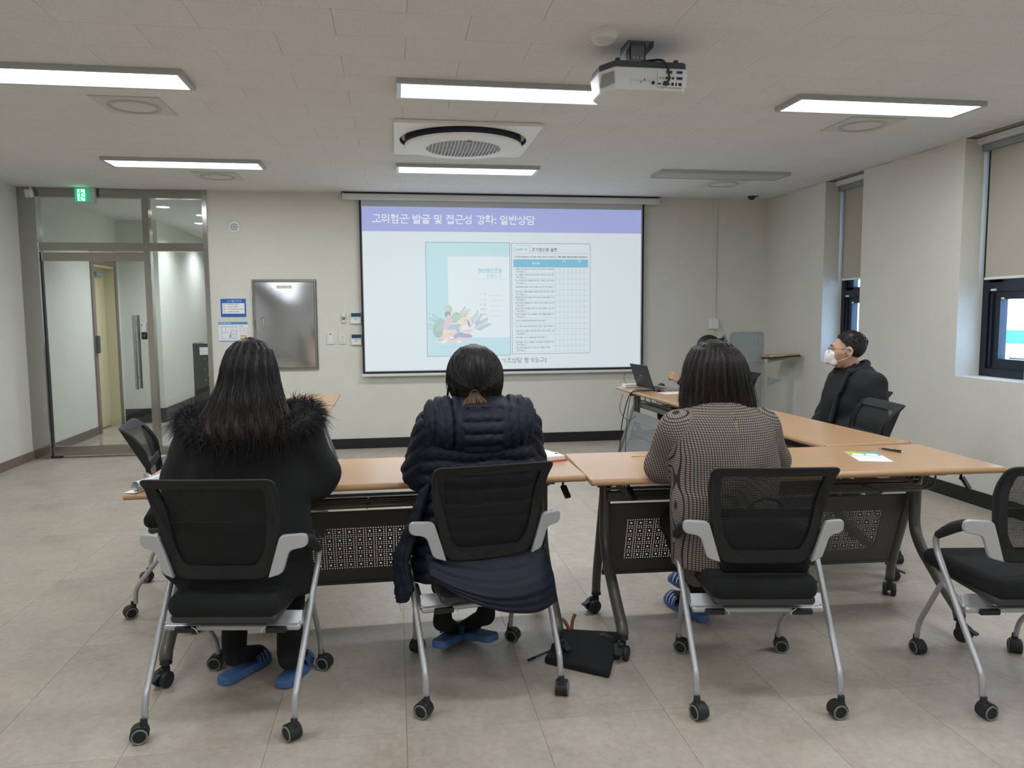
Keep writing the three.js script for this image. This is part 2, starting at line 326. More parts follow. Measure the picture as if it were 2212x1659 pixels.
{ // what the windows look out on
  const gnd = struct('ground_outside', [box(60, 0.2, 80, 36, -7.1, -6)], M(0x9a9a98, 0.9));
  const b = thing('building', 'pale building with a turquoise band across the street', 'building', [16, -7, -8]);
  part(b, 'wall', [span(0, 8, 0, 7.62, -16, 16), span(0, 8, 7.97, 12, -16, 16)], M(0xe8e9ea, 0.8));
  part(b, 'band', [span(-0.05, 8, 7.62, 7.97, -16, 16)], M(0x1f9fb6, 0.6));
  for (let i = 0; i < 8; i++) { const f = part(b, 'window', [span(-0.06, 0.1, 9.5, 10.9, -15 + i * 4, -12.6 + i * 4)], mat.alu); part(f, 'pane', [span(-0.08, -0.06, 9.6, 10.8, -14.9 + i * 4, -12.7 + i * 4)], M(0x8fa6b8, 0.1)); }
  for (let i = 0; i < 8; i++) { const f = part(b, 'window', [span(-0.06, 0.1, 4.4, 6.2, -15 + i * 4, -12.6 + i * 4)], mat.alu); part(f, 'pane', [span(-0.08, -0.06, 4.5, 6.1, -14.9 + i * 4, -12.7 + i * 4)], M(0x8fa6b8, 0.1)); }
}

// ---------------------------------------------------------------- glazed entrance and the corridor behind it
{
  const e = new THREE.Group(); e.name = 'door_1'; e.userData.kind = 'structure'; e.position.set(0, 0, -D); scene.add(e);
  const zf = [-0.08, 0.01];
  const P = (x0, x1, y0, y1, z0 = zf[0], z1 = zf[1]) => buv(span(x0, x1, y0, y1, z0, z1));
  part(e, 'jamb', [P(XL, -3.583, 0, H, -0.1, 0.02)], mat.steelSmooth);
  part(e, 'jamb', [P(-1.975, DOOR_R, 0, H, -0.16, 0.02)], mat.steelSmooth);
  part(e, 'mullion', [P(-2.572, -2.508, 0, H)], mat.steel);
  part(e, 'head', [P(-3.583, -2.572, 2.695, H), P(-2.508, -1.975, 2.695, H)], mat.steel);
  part(e, 'transom', [P(-3.583, -2.572, 2.152, 2.236), P(-2.508, -1.975, 2.152, 2.236)], mat.steel);
  part(e, 'sill', [P(-2.508, -1.975, 0, 0.09)], mat.steel);
  part(e, 'pane', [span(-3.583, -2.572, 2.236, 2.695, -0.05, -0.0495)], mat.glass);
  part(e, 'pane', [span(-2.508, -1.975, 2.236, 2.695, -0.05, -0.0495)], mat.glass);
  part(e, 'pane', [span(-2.508, -1.975, 0.09, 2.152, -0.05, -0.0495)], mat.glass);
  const d = part(e, 'door_leaf', [P(-3.575, -2.58, 2.05, 2.138, -0.07, -0.03), P(-3.575, -2.58, 0.018, 0.118, -0.07, -0.03)], mat.steel);
  part(d, 'pane', [span(-3.572, -2.582, 0.118, 2.05, -0.05, -0.0495)], mat.glass);
  const bar = (z) => [cyl(0.017, 0.017, 0.78, -2.70, 1.10, z), cyl(0.009, 0.009, Math.abs(z + 0.05), -2.70, 1.40, (z - 0.05) / 2, PI / 2), cyl(0.009, 0.009, Math.abs(z + 0.05), -2.70, 0.83, (z - 0.05) / 2, PI / 2)];
  part(d, 'pull_handle', [...bar(0.015), ...bar(-0.115)], mat.steelSmooth);
  part(d, 'floor_lock', [cyl(0.018, 0.018, 0.025, -2.71, 0.07, -0.02, PI / 2)], mat.chrome);
  part(d, 'pivot', [span(-3.60, -3.50, 0.0, 0.016, -0.08, 0.0), span(-3.585, -3.575, 0, 2.14, -0.07, -0.03)], mat.dark);
  const lk = part(d, 'digital_lock', [rbox(0.058, 0.105, 0.03, 0.008, -2.614, 1.362, -0.015)], mat.whitePlastic);
  part(lk, 'keypad', [rbox(0.058, 0.075, 0.028, 0.012, -2.614, 1.272, -0.016)], mat.black);
  part(lk, 'key_button', [cyl(0.008, 0.008, 0.01, -2.628, 1.385, 0.002, PI / 2), box(0.006, 0.025, 0.004, -2.606, 1.275, 0), box(0.006, 0.02, 0.004, -2.625, 1.275, 0)], mat.grey);
  // corridor shell
  const zc = -11.1 + D;
  struct('floor_corridor', [span(XL - 0.3, DOOR_R + 0.2, -0.15, 0, -14.5, -D - 0.1)], mapped(floorTex, 0.12));
  struct('ceiling_corridor', [span(XL - 0.2, DOOR_R + 0.2, H, H + 0.2, -14.5, -D - 0.1)], M(0xd9d9d6, 0.9));
  struct('wall_corridor_far', [buv(span(XL - 0.4, -3.4, 0, H, -11.3, -11.1)), buv(span(-3.4, DOOR_R, 0, H, -14.6, -14.4))], mat.wall);
  struct('wall_corridor_side', [buv(span(-3.4, -3.2, 0, H, -14.4, -11.1)), buv(span(DOOR_R, DOOR_R + 0.2, 0, H, -14.5, -D - 0.18))], mat.wall);
  struct('baseboard_corridor', [span(XL + 0.01, -3.2, 0, 0.2, -11.1, -11.085), span(-3.2, -3.185, 0, 0.2, -14.4, -11.1)], mat.blackBase);
  struct('baseboard_corridor_left', [span(-3.72, -3.706, 0, 0.1, -10.1, -D - 0.12)], mat.brownBase);
  // the cream door in the corridor's left wall (leaf set in a painted frame)
  struct('wall_corridor_left', [buv(span(XL - 0.3, -3.72, 0, H, -10.16, -D - 0.12)), buv(span(XL - 0.3, -3.72, 0, H, -11.1, -10.94)), buv(span(XL - 0.3, -3.72, 2.16, H, -10.94, -10.16)), buv(span(XL - 0.32, XL - 0.2, 0, 2.16, -10.94, -10.16))], mat.wall);
  const cd = new THREE.Group(); cd.name = 'door_2'; cd.userData.kind = 'structure'; cd.position.set(-3.72, 0, -10.55); scene.add(cd);
  const cream = M(0xcbc19c, 0.5);
  part(cd, 'door_frame', [span(-0.05, 0.02, 0, 2.22, 0.36, 0.44), span(-0.02, 0.02, 0, 2.22, -0.43, -0.37), span(-0.02, 0.02, 2.14, 2.22, -0.37, 0.36)], mat.brownBase);
  part(cd, 'reveal', [span(-0.15, 0.0, 0, 2.14, -0.39, -0.36)], cream);
  part(cd, 'head_reveal', [span(-0.15, 0.0, 2.11, 2.15, -0.36, 0.36)], cream);
  const leaf = part(cd, 'door_leaf', [span(-0.17, -0.13, 0.01, 2.11, -0.36, 0.36)], cream);
  part(leaf, 'closer', [rbox(0.05, 0.06, 0.2, 0.01, -0.105, 2.03, -0.12)], mat.grey);
  part(leaf, 'sign', [box(0.004, 0.2, 0.14, -0.128, 1.78, 0.05)], mat.dark);
  part(leaf, 'lock', [rbox(0.05, 0.22, 0.07, 0.01, 0.03, 1.13, 0.4)], mat.dark);
  const dn = [[-2.73, -9.76], [-2.7, -11.4], [-2.46, -10.5], [-2.75, -13]];
  dn.forEach(([x, z], i) => {
    const t = thing('downlight', ['round lit corridor downlight closest to the glass transom', 'round lit corridor downlight deeper in the corridor beyond the cream door', 'round lit corridor downlight close to the corridor side wall', 'round lit downlight at the far end of the corridor'][i], 'ceiling light', [x, H, z], 0, 'corridor downlights');
    part(t, 'ring', [at(lathe([[0.07, 0], [0.085, -0.004], [0.088, 0], [0.07, 0.001]]), 0, 0, 0)], mat.white);
    part(t, 'lens', [cyl(0.07, 0.07, 0.004, 0, -0.003, 0)], M(0xffffff, 0.5, 0, { emissive: 0xfff6e8, emissiveIntensity: 4 }));
    const l = new THREE.SpotLight(0xf4f8ff, 7.5, 0, 1.25, 0.6); l.position.set(0, -0.02, 0); l.target.position.set(0, -2, 0); l.castShadow = true; l.shadow.radius = 4; t.add(l, l.target);
  });
  const wc = thing('water_dispenser', 'dark cabinet with a paper label standing in the corridor', 'cabinet', [-2.38, 0, -10.6]);
  part(wc, 'body', [rbox(0.5, 1.13, 0.4, 0.02, 0, 0.565, 0)], M(0x2c2a2a, 0.35));
  part(wc, 'paper_label', [box(0.24, 0.1, 0.002, -0.04, 1.02, 0.202)], mat.paper);
  part(wc, 'buttons', [0, 1, 2, 3, 4, 5].map((i) => box(0.02, 0.012, 0.004, -0.1 + (i % 2) * 0.04, 0.92 - i * 0.07, 0.201)), mat.grey);
}
// ---------------------------------------------------------------- ceiling fixtures
const PANELS = [ // x, z of the near left corner, lit, label
  [-2.37, -4.38, 1, 'long lit ceiling light panel above the left tables, far from the projector'],
  [0.035, -4.38, 1, 'long lit ceiling light panel right beside the projector'],
  [2.44, -4.38, 1, 'long lit ceiling light panel above the man with the mask'],
  [-2.37, -6.78, 1, 'long lit ceiling light panel near the glass door and exit sign'],
  [0.035, -6.78, 1, 'long lit ceiling light panel between air conditioner and projection screen'],
  [2.44, -6.78, 0, 'switched-off ceiling light panel above the lectern'],
  [-2.37, -1.98, 1, 'lit ceiling light panel over the rear of the room by the left wall'],
  [0.035, -1.98, 1, 'lit ceiling light panel over the middle of the rear of the room'],
  [2.44, -1.98, 1, 'lit ceiling light panel over the rear of the room by the windows'],
  [-2.37, 0.42, 1, 'lit ceiling light panel by the rear wall and the left wall'],
  [0.035, 0.42, 1, 'lit ceiling light panel by the middle of the rear wall'],
  [2.44, 0.42, 1, 'lit ceiling light panel by the rear wall and the windows'],
];
const panelGlow = new THREE.MeshPhysicalMaterial({ color: 0xffffff, roughness: 0.5, emissive: 0xffffff, emissiveIntensity: PANEL_GLOW });
const panelOff = M(0xb9bdbd, 0.35);
for (const [x, z, lit, label] of PANELS) {
  const W = 1.27, L = 0.3, h = 0.03, t = thing('ceiling_light', label, 'ceiling light', [x + W / 2, H, z - L / 2], 0, 'ceiling light panels');
  const e = 0.016;
  part(t, 'frame', [span(-W / 2, W / 2, -h, 0, L / 2 - e, L / 2), span(-W / 2, W / 2, -h, 0, -L / 2, -L / 2 + e), span(-W / 2, -W / 2 + e * 1.6, -h, 0, -L / 2 + e, L / 2 - e), span(W / 2 - e * 1.6, W / 2, -h, 0, -L / 2 + e, L / 2 - e)], mat.alu);
  part(t, 'diffuser', [span(-W / 2 + e * 1.6, W / 2 - e * 1.6, -h + 0.003, -h + 0.012, -L / 2 + e, L / 2 - e)], lit ? panelGlow : panelOff);
  if (lit) { const l = new THREE.RectAreaLight(new THREE.Color().setRGB(0.945, 0.985, 1.02), PANEL_LIGHT, W - 0.06, L - 0.04); l.position.set(0, -h - 0.002, 0); l.rotation.x = -PI / 2; t.add(l); }
}
for (const [x, z, label] of [[-1.58, -5.15, 'round flush ceiling speaker beside the light above the left tables'], [-1.62, -7.58, 'round flush ceiling speaker close to the exit sign'], [3.28, -5.03, 'round flush ceiling speaker next to the light above the masked man'], [3.33, -7.43, 'round flush ceiling speaker next to the switched-off light']]) {
  const t = thing('ceiling_speaker', label, 'ceiling speaker', [x, H, z], 0, 'flush ceiling speakers');
  part(t, 'plate', [rbox(0.4, 0.008, 0.4, 0.003, 0, -0.004, 0)], M(0xcfccc8, 0.8));
  part(t, 'ring', [lathe([[0.128, -0.006], [0.132, -0.016], [0.15, -0.018], [0.158, -0.008]], 48)], M(0xb2b5b8, 0.5));
  part(t, 'grille', [lathe([[0, -0.02], [0.08, -0.018], [0.126, -0.01], [0.13, -0.006]], 40)], M(0xd4d2ce, 0.7));
}
{ // smoke detector
  const t = thing('smoke_detector', 'white round smoke detector on the ceiling beside the projector mount', 'smoke detector', [0.99, H, -3.55]);
  part(t, 'body', [lathe([[0, -0.045], [0.048, -0.045], [0.056, -0.04], [0.064, -0.02], [0.064, 0]], 40)], mat.whitePlastic);
  part(t, 'sensor_ring', [lathe([[0.05, -0.044], [0.047, -0.052], [0.03, -0.055], [0, -0.056]], 40)], M(0xc6c9cd, 0.5));
  part(t, 'indicator', [ball(0.003, 0.03, -0.05, 0.03)], mat.dark);
}
{ // round-flow ceiling cassette
  const t = thing('air_conditioner', 'square white ceiling air conditioner with a round grille', 'air conditioner', [0.53, H, -5.78]);
  const R = 0.47, ring = []; for (let i = 0; i < 64; i++) ring.push([Math.cos(i / 64 * 2 * PI) * R, Math.sin(i / 64 * 2 * PI) * R]);
  const s = 0.515;
  part(t, 'panel', [at(poly(rounded([[-s, -s], [s, -s], [s, s], [-s, s]], 0.03), 0.026, 0.006, [ring]), 0, -0.013, 0, PI / 2)], mat.white);
  part(t, 'outlet', [lathe([[R, -0.024], [R - 0.01, 0.0], [R - 0.015, 0.04], [0.44, 0.04], [0.433, 0.0], [0.434, -0.058], [0.43, -0.06]], 64)], M(0x18202f, 0.6));
  const g1 = [[0.436, -0.058], [0.434, -0.066], [0.415, -0.071], [0.3, -0.078], [0.285, -0.079]];
  part(t, 'disc', [lathe(g1, 64)], mat.white);
  const grilleAlpha = tex(512, (u, v) => { const x = u - 0.5, y = v - 0.5, r = Math.hypot(x, y) * 2, cx = Math.abs(((u * 22) % 1) - 0.5), cy = Math.abs(((v * 34 + (Math.floor(u * 22) & 1) * 0.5) % 1) - 0.5); return [r < 0.97 && cx < 0.4 && cy < 0.33 ? 0 : 1]; }, 0, false);
  const gg = lathe([[0.287, -0.079], [0.2, -0.087], [0.1, -0.092], [0.001, -0.093]], 64), p = gg.attributes.position, uv = gg.attributes.uv;
  for (let i = 0; i < p.count; i++) uv.setXY(i, p.getX(i) / 0.57 + 0.5, p.getZ(i) / 0.57 + 0.5);
  part(t, 'grille', [gg], M(0xdcdfe0, 0.5, 0, { alphaMap: grilleAlpha, alphaTest: 0.5, side: THREE.DoubleSide }));
  part(t, 'filter', [cyl(0.28, 0.28, 0.01, 0, -0.05, 0, 0, 0, 0, 40)], M(0x6a7076, 0.9));
  part(t, 'badge', [box(0.03, 0.003, 0.09, 0.02, -0.088, 0.23)], mat.grey);
}
{ // projector hanging from its bracket; its connector side looks into the room
  const t = thing('projector', 'white projector with cables hanging from a ceiling bracket', 'projector', [1.212, H, -3.74]);
  t.scale.set(0.94, 1, 1);
  const plan = rounded([[-0.165, 0.15], [0.205, 0.15], [0.225, 0.13], [0.225, -0.1], [0.19, -0.16], [-0.18, -0.16], [-0.225, -0.1], [-0.225, 0.055]], 0.012);
  const body = at(poly(plan, 0.105, 0.008), 0, -0.195, 0, PI / 2);
  { const p = body.attributes.position; for (let i = 0; i < p.count; i++) if (p.getY(i) < -0.2) { p.setX(i, p.getX(i) * 0.95); p.setZ(i, p.getZ(i) < 0 ? p.getZ(i) * 0.92 : p.getZ(i) - 0.012); } body.computeVertexNormals(); }
  part(t, 'housing', [body], M(0xd4d6d4, 0.45));
  part(t, 'base_plate', [at(poly(plan.map(([x, y]) => [x * 0.98, y * 0.98]), 0.03, 0.006), 0, -0.128, 0, PI / 2), cyl(0.012, 0.014, 0.02, -0.14, -0.105, 0.11), cyl(0.012, 0.014, 0.02, 0.17, -0.105, 0.11), rbox(0.14, 0.02, 0.1, 0.005, 0, -0.11, 0.05)], M(0x3a414c, 0.5));
  part(t, 'bracket', [span(-0.075, 0.06, -0.004, 0, -0.05, 0.09), span(-0.075, -0.07, -0.03, 0, -0.05, 0.09), span(0.055, 0.06, -0.03, 0, -0.05, 0.09), span(-0.05, 0.035, -0.075, -0.004, 0.03, 0.034), span(-0.05, -0.046, -0.085, -0.004, -0.03, 0.034), span(0.031, 0.035, -0.085, -0.004, -0.03, 0.034),
    box(0.3, 0.004, 0.02, 0, -0.092, 0.0, 0, 0.5), box(0.3, 0.004, 0.02, 0, -0.096, 0.0, 0, -0.5), span(-0.04, 0.03, -0.1, -0.08, -0.02, 0.03)], M(0x8b9499, 0.4, 0.7));
  for (const x of [-0.03, -0.01, 0.012]) part(t, 'bolt', [cyl(0.005, 0.005, 0.006, x, -0.065, 0.036, PI / 2)], mat.chrome);
  const z = 0.1512, io = (name, geos, m) => part(t, name, geos, m);
  io('vent', [at(poly(rounded([[-0.045, -0.03], [0.045, -0.02], [0.045, 0.03], [-0.03, 0.03]], 0.006), 0.003), -0.197, -0.195, 0.105, 0, -1.01)], mat.grey);
  io('connector_plate', [span(0.06, 0.215, -0.232, -0.15, z - 0.002, z - 0.0006)], M(0xdfe1e0, 0.5));
  for (const [x, y] of [[0.12, -0.162], [0.175, -0.162], [0.175, -0.19]]) { const c = io('video_port', [rbox(0.034, 0.014, 0.006, 0.003, x, y, z)], M(0x56657a, 0.5)); part(c, 'port_socket', [rbox(0.022, 0.007, 0.006, 0.002, x, y, z + 0.001)], mat.black); }
  for (let i = 0; i < 5; i++) io('audio_jack', [cyl(0.006, 0.006, 0.006, 0.072 + i * 0.017, -0.19, z, PI / 2, 0, 0, 12)], i < 2 ? M(0xb9bb9a, 0.4) : mat.dark);
  for (const [x, w, h] of [[0.068, 0.016, 0.006], [0.098, 0.02, 0.012], [0.118, 0.01, 0.008], [0.138, 0.012, 0.014], [0.157, 0.007, 0.016], [0.178, 0.016, 0.014]]) io('data_port', [box(w, h, 0.003, x, -0.218, z)], mat.black);
  io('ir_window', [cyl(0.008, 0.008, 0.003, 0.035, -0.214, z, PI / 2)], mat.black);
  io('lock_slot', [box(0.004, 0.008, 0.003, -0.01, -0.2, z), box(0.004, 0.006, 0.003, -0.03, -0.213, z)], mat.dark);
  io('lid_seam', [box(0.11, 0.001, 0.002, -0.03, -0.205, z - 0.0006), box(0.001, 0.03, 0.002, -0.085, -0.22, z - 0.0006)], mat.grey);
  io('lens', [cyl(0.035, 0.035, 0.03, -0.09, -0.19, -0.165, PI / 2)], mat.black);
  io('cable', [curve([[0.098, -0.218, 0.155], [0.102, -0.21, 0.19], [0.1, -0.165, 0.19], [0.085, -0.11, 0.15], [0.05, -0.088, 0.08], [0.02, -0.07, 0.02], [0, -0.01, 0]], 0.006), rbox(0.026, 0.018, 0.02, 0.004, 0.098, -0.218, 0.162)], M(0x2b3038, 0.5));
}
{ // wall things by the door
  const t = thing('exit_sign', 'green lit emergency exit sign with a running figure above the glass door', 'exit sign', [-3.12, 2.705, -D + 0.06]);
  part(t, 'case', [rbox(0.19, 0.16, 0.05, 0.006, 0.035, 0, -0.012)], M(0xb9bbba, 0.5));
  const pic = canvas(256, 256, (x) => {
    x.fillStyle = '#0aa06a'; x.fillRect(0, 0, 256, 256); x.fillStyle = '#f4fff8'; x.fillRect(52, 22, 150, 212);
    x.fillStyle = '#0aa06a'; x.strokeStyle = '#0aa06a'; x.lineCap = 'round'; x.lineJoin = 'round'; x.beginPath(); x.arc(110, 48, 17, 0, 7); x.fill();
    x.lineWidth = 30; x.beginPath(); x.moveTo(122, 84); x.lineTo(112, 136); x.stroke();
    x.lineWidth = 17; x.beginPath(); x.moveTo(128, 80); x.lineTo(166, 92); x.lineTo(178, 116); x.stroke(); x.beginPath(); x.moveTo(112, 80); x.lineTo(76, 100); x.lineTo(66, 82); x.stroke();
    x.lineWidth = 20; x.beginPath(); x.moveTo(116, 138); x.lineTo(150, 168); x.lineTo(206, 172); x.stroke(); x.beginPath(); x.moveTo(108, 140); x.lineTo(98, 190); x.lineTo(122, 224); x.stroke();
  });
  part(t, 'lit_face', [new THREE.PlaneGeometry(0.125, 0.14).translate(0.0, 0, 0.0145)], new THREE.MeshPhysicalMaterial({ map: pic, roughness: 0.4, emissiveMap: pic, emissive: 0xffffff, emissiveIntensity: 0.7 }));
  const l = new THREE.PointLight(0x62e0b0, 0.012); l.position.set(0, 0, 0.06); l.castShadow = true; t.add(l);
  const m = thing('motion_sensor', 'small white motion sensor in the corner above the glass door', 'sensor', [-3.61, 2.735, -D + 0.07]);
  part(m, 'arm', [cyl(0.01, 0.01, 0.06, 0.01, 0.03, -0.01)], mat.white); part(m, 'body', [rbox(0.075, 0.085, 0.05, 0.015, 0, -0.02, 0, 0.25, -0.3)], mat.white); part(m, 'lens', [ball(0.005, 0.01, -0.055, 0.03)], mat.dark);
  const c = thing('dome_camera', 'small dark dome camera on the ceiling in the corner above the lectern', 'camera', [3.98, H, -8.12]);
  part(c, 'base', [cyl(0.06, 0.06, 0.012, 0, -0.006, 0)], mat.white); part(c, 'dome', [ball(0.045, 0, -0.012, 0, 1, 1, 1)], M(0x14181f, 0.1)); part(c, 'visor', [rbox(0.07, 0.01, 0.03, 0.004, 0.03, -0.018, 0.02)], mat.dark);
  const a = thing('fire_alarm', 'round pale wall alarm beside the glass door', 'alarm', [-1.66, 2.41, -D]);
  part(a, 'plate', [at(lathe([[0, 0.016], [0.05, 0.016], [0.07, 0.01], [0.074, 0]], 40), 0, 0, 0, PI / 2)], mat.whitePlastic);
  part(a, 'speaker_ring', [at(new THREE.TorusGeometry(0.03, 0.004, 8, 32), 0, 0, 0.016)], mat.grey); part(a, 'lamp', [ball(0.014, 0, 0, 0.018)], mat.chrome);
  for (const s of [-1, 1]) part(a, 'screw', [cyl(0.004, 0.004, 0.003, s * 0.05, 0, 0.016, PI / 2, 0, 0, 8)], mat.grey);
}
function sheet(name, label, cat, x0, x1, y0, y1, draw, W = 512) {
  const w = x1 - x0, h = y1 - y0, t = thing(name, label, cat, [(x0 + x1) / 2, (y0 + y1) / 2, -D]);
  part(t, 'backing', [box(w, h, 0.003, 0, 0, 0.0015)], mat.paper);
  part(t, 'print', [new THREE.PlaneGeometry(w, h).translate(0, 0, 0.0036)], mapped(canvas(W, Math.round(W * h / w), draw), 0.5));
  return t;
}
sheet('notice', 'blue bordered notice sheet above the evacuation plan', 'notice', -1.83, -1.572, 1.464, 1.656, (x, w, h) => {
  x.fillStyle = '#2b62b8'; x.fillRect(0, 0, w, h); x.fillStyle = '#edf1f4'; x.fillRect(w * .06, h * .24, w * .88, h * .58);
  x.fillStyle = '#dce8f4'; x.font = `${h * .13}px sans-serif`; x.fillText('CCTV', w * .27, h * .175); hangul(x, '설치안내', w * .46, h * .06, h * .115, 4, '#dce8f4');
  for (let i = 0; i < 4; i++) { hangul(x, ['목적', '장소', '범위', '담당'][i], w * .1, h * (.28 + i * .135), h * .06, 2.5, '#4c5560'); hangul(x, ['범죄예방 및 시설안전', '전 층 복도 및 출입구', '연중 상시 촬영 및 녹화 보관 안내', '관리책임자 시설관리팀'][i], w * .28, h * (.28 + i * .135), h * .055, 2.5, '#39424c'); }
});
sheet('evacuation_plan', 'pale evacuation floor plan sheet below the blue notice', 'notice', -1.86, -1.562, 1.203, 1.41, (x, w, h) => {
  x.fillStyle = '#e9edf2'; x.fillRect(0, 0, w, h); x.fillStyle = '#4a93cc'; x.fillRect(0, 0, w, h * .13); x.fillRect(0, h * .96, w, h * .04);
  hangul(x, '비상대피안내도', w * .03, h * .025, h * .08, 3, '#e8f2fa');
  x.strokeStyle = '#3b3f45'; x.lineWidth = 4; x.strokeRect(w * .1, h * .24, w * .52, h * .62); x.lineWidth = 3;
  for (const [a, b, c, d] of [[.24, .24, .24, .55], [.42, .24, .42, .86], [.1, .55, .42, .55], [.42, .48, .62, .48], [.5, .24, .5, .48], [.36, .62, .42, .62], [.36, .62, .36, .86], [.48, .6, .48, .86], [.55, .6, .55, .86], [.42, .6, .62, .6]]) ln(x, a * w, b * h, c * w, d * h);
  x.strokeStyle = '#555'; for (let i = 0; i < 5; i++) ln(x, (.375 + i * .009) * w, h * .66, (.375 + i * .009) * w, h * .8);
  hangul(x, '현위치', w * .72, h * .2, h * .06, 2.5, '#5a5f66'); for (let i = 0; i < 4; i++) hangul(x, '화재 시 대피 요령', w * .7, h * (.32 + i * .085), h * .05, 2, '#9aa0a6');
  x.fillStyle = '#f0a63a'; x.fillRect(w * .72, h * .68, w * .25, h * .09); x.fillStyle = '#58b6c8'; x.fillRect(w * .72, h * .82, w * .25, h * .09);
});
{ // electric cabinet let into the wall
  const t = thing('distribution_board', 'stainless steel distribution board door set in the wall', 'cabinet', [-1.17, 0.885, -D]);
  const w = 0.335, h = 0.975, b = 0.03;
  const fr = poly([[-w, 0], [w, 0], [w, h], [-w, h]], 0.02, 0.008, [[[-w + b, b], [-w + b, h - b], [w - b, h - b], [w - b, b]]], 1);
  part(t, 'frame', [at(fr, 0, 0, 0.012)], mat.steelSmooth);
  const dg = new THREE.PlaneGeometry(w * 2 - b * 2, h - b * 2, 24, 32).translate(0, h / 2, 0.012), p = dg.attributes.position;
  for (let i = 0; i < p.count; i++) { const x = p.getX(i) / w, y = (p.getY(i) - h / 2) / h * 2; p.setZ(i, 0.008 + 0.013 * (1 - x * x) * (1 - y * y) + 0.0015 * Math.sin(y * 5 + x * 2)); } dg.computeVertexNormals();
  const d = part(t, 'door', [dg], M(0xc2c5ca, 0.13, 1));
  part(d, 'handle', [rbox(0.018, 0.1, 0.02, 0.006, -0.225, 0.5, 0.028), cyl(0.022, 0.022, 0.006, -0.235, 0.555, 0.018, PI / 2), cyl(0.02, 0.02, 0.006, -0.225, 0.43, 0.018, PI / 2)], mat.chrome);
  const lab = canvas(256, 64, (x) => { x.fillStyle = '#e8e8e6'; x.fillRect(0, 0, 256, 64); x.fillStyle = '#5b4a48'; x.font = 'bold 40px sans-serif'; x.fillText('L - 3 - 1', 46, 47); x.beginPath(); x.arc(20, 32, 7, 0, 7); x.arc(236, 32, 7, 0, 7); x.fill(); });
  part(t, 'name_plate', [box(0.158, 0.034, 0.003, 0.0, 0.895, 0.02)], mat.whitePlastic); part(t, 'name_print', [new THREE.PlaneGeometry(0.152, 0.03).translate(0, 0.895, 0.0222)], mapped(lab, 0.4));
}
{
  const sw = thing('light_switch', 'white single rocker light switch beside the steel cabinet', 'switch', [-0.7, 1.22, -D]);
  part(sw, 'plate', [rbox(0.08, 0.125, 0.01, 0.004, 0, 0, 0.005)], mat.whitePlastic); part(sw, 'rocker', [rbox(0.042, 0.078, 0.01, 0.003, 0, -0.005, 0.01, 0.05)], mat.white); part(sw, 'indicator', [box(0.022, 0.006, 0.002, 0, 0.05, 0.011)], mat.dark);
  const s2 = thing('light_switch', 'white three-button wall switch between rocker switch and thermostat', 'switch', [-0.575, 1.22, -D]);
  part(s2, 'plate', [rbox(0.08, 0.12, 0.01, 0.004, 0, 0, 0.005)], mat.whitePlastic);
  for (let i = 0; i < 3; i++) { const k = part(s2, 'button', [rbox(0.04, 0.022, 0.008, 0.002, 0, 0.028 - i * 0.028, 0.011)], mat.white); part(k, 'marking', [box(0.02, 0.004, 0.001, 0, 0.028 - i * 0.028, 0.0155)], mat.dark); }
  const r = thing('remote_control', 'slim white remote control hung on the wall by the screen', 'remote', [-0.555, 1.443, -D]);
  part(r, 'body', [rbox(0.046, 0.1, 0.02, 0.012, 0, 0, 0.012)], mat.whitePlastic); part(r, 'dial', [at(new THREE.TorusGeometry(0.012, 0.005, 8, 24), 0, -0.005, 0.022)], mat.dark); part(r, 'hook', [rbox(0.014, 0.016, 0.012, 0.003, 0, -0.056, 0.008)], mat.whitePlastic);
  for (const [y, label, g] of [[1.442, 'white wall thermostat with dark display, the upper one', 1], [1.21, 'white wall thermostat with dark display, the lower one', 0]]) {
    const c = thing('thermostat', label, 'thermostat', [-0.425, y, -D], 0, 'thermostats beside the screen');
    part(c, 'body', [rbox(0.12, 0.122, 0.02, 0.006, 0, 0, 0.01)], mat.whitePlastic); part(c, 'display', [rbox(0.104, 0.042, 0.004, 0.002, 0.002, 0.034, 0.02)], M(0x24506a, 0.2));
    part(c, 'cover', [rbox(0.11, 0.05, 0.006, 0.003, 0, -0.035, 0.02)], mat.white); part(c, 'button', [box(0.03, 0.006, 0.003, 0, -0.005, 0.022), box(0.03, 0.004, 0.003, 0, -0.018, 0.022)], mat.grey);
  }
  const k = thing('cable_duct', 'white surface cable duct with a junction box on the wall behind the lectern', 'cable duct', [3.69, 0, -D]);
  part(k, 'duct', [span(-0.021, 0.021, 0.112, 1.285, 0, 0.018), span(-0.021, 0.021, 1.4, H, 0, 0.018)], mat.wall); part(k, 'junction_box', [rbox(0.11, 0.12, 0.045, 0.008, 0, 1.343, 0.0225)], mat.white);
}
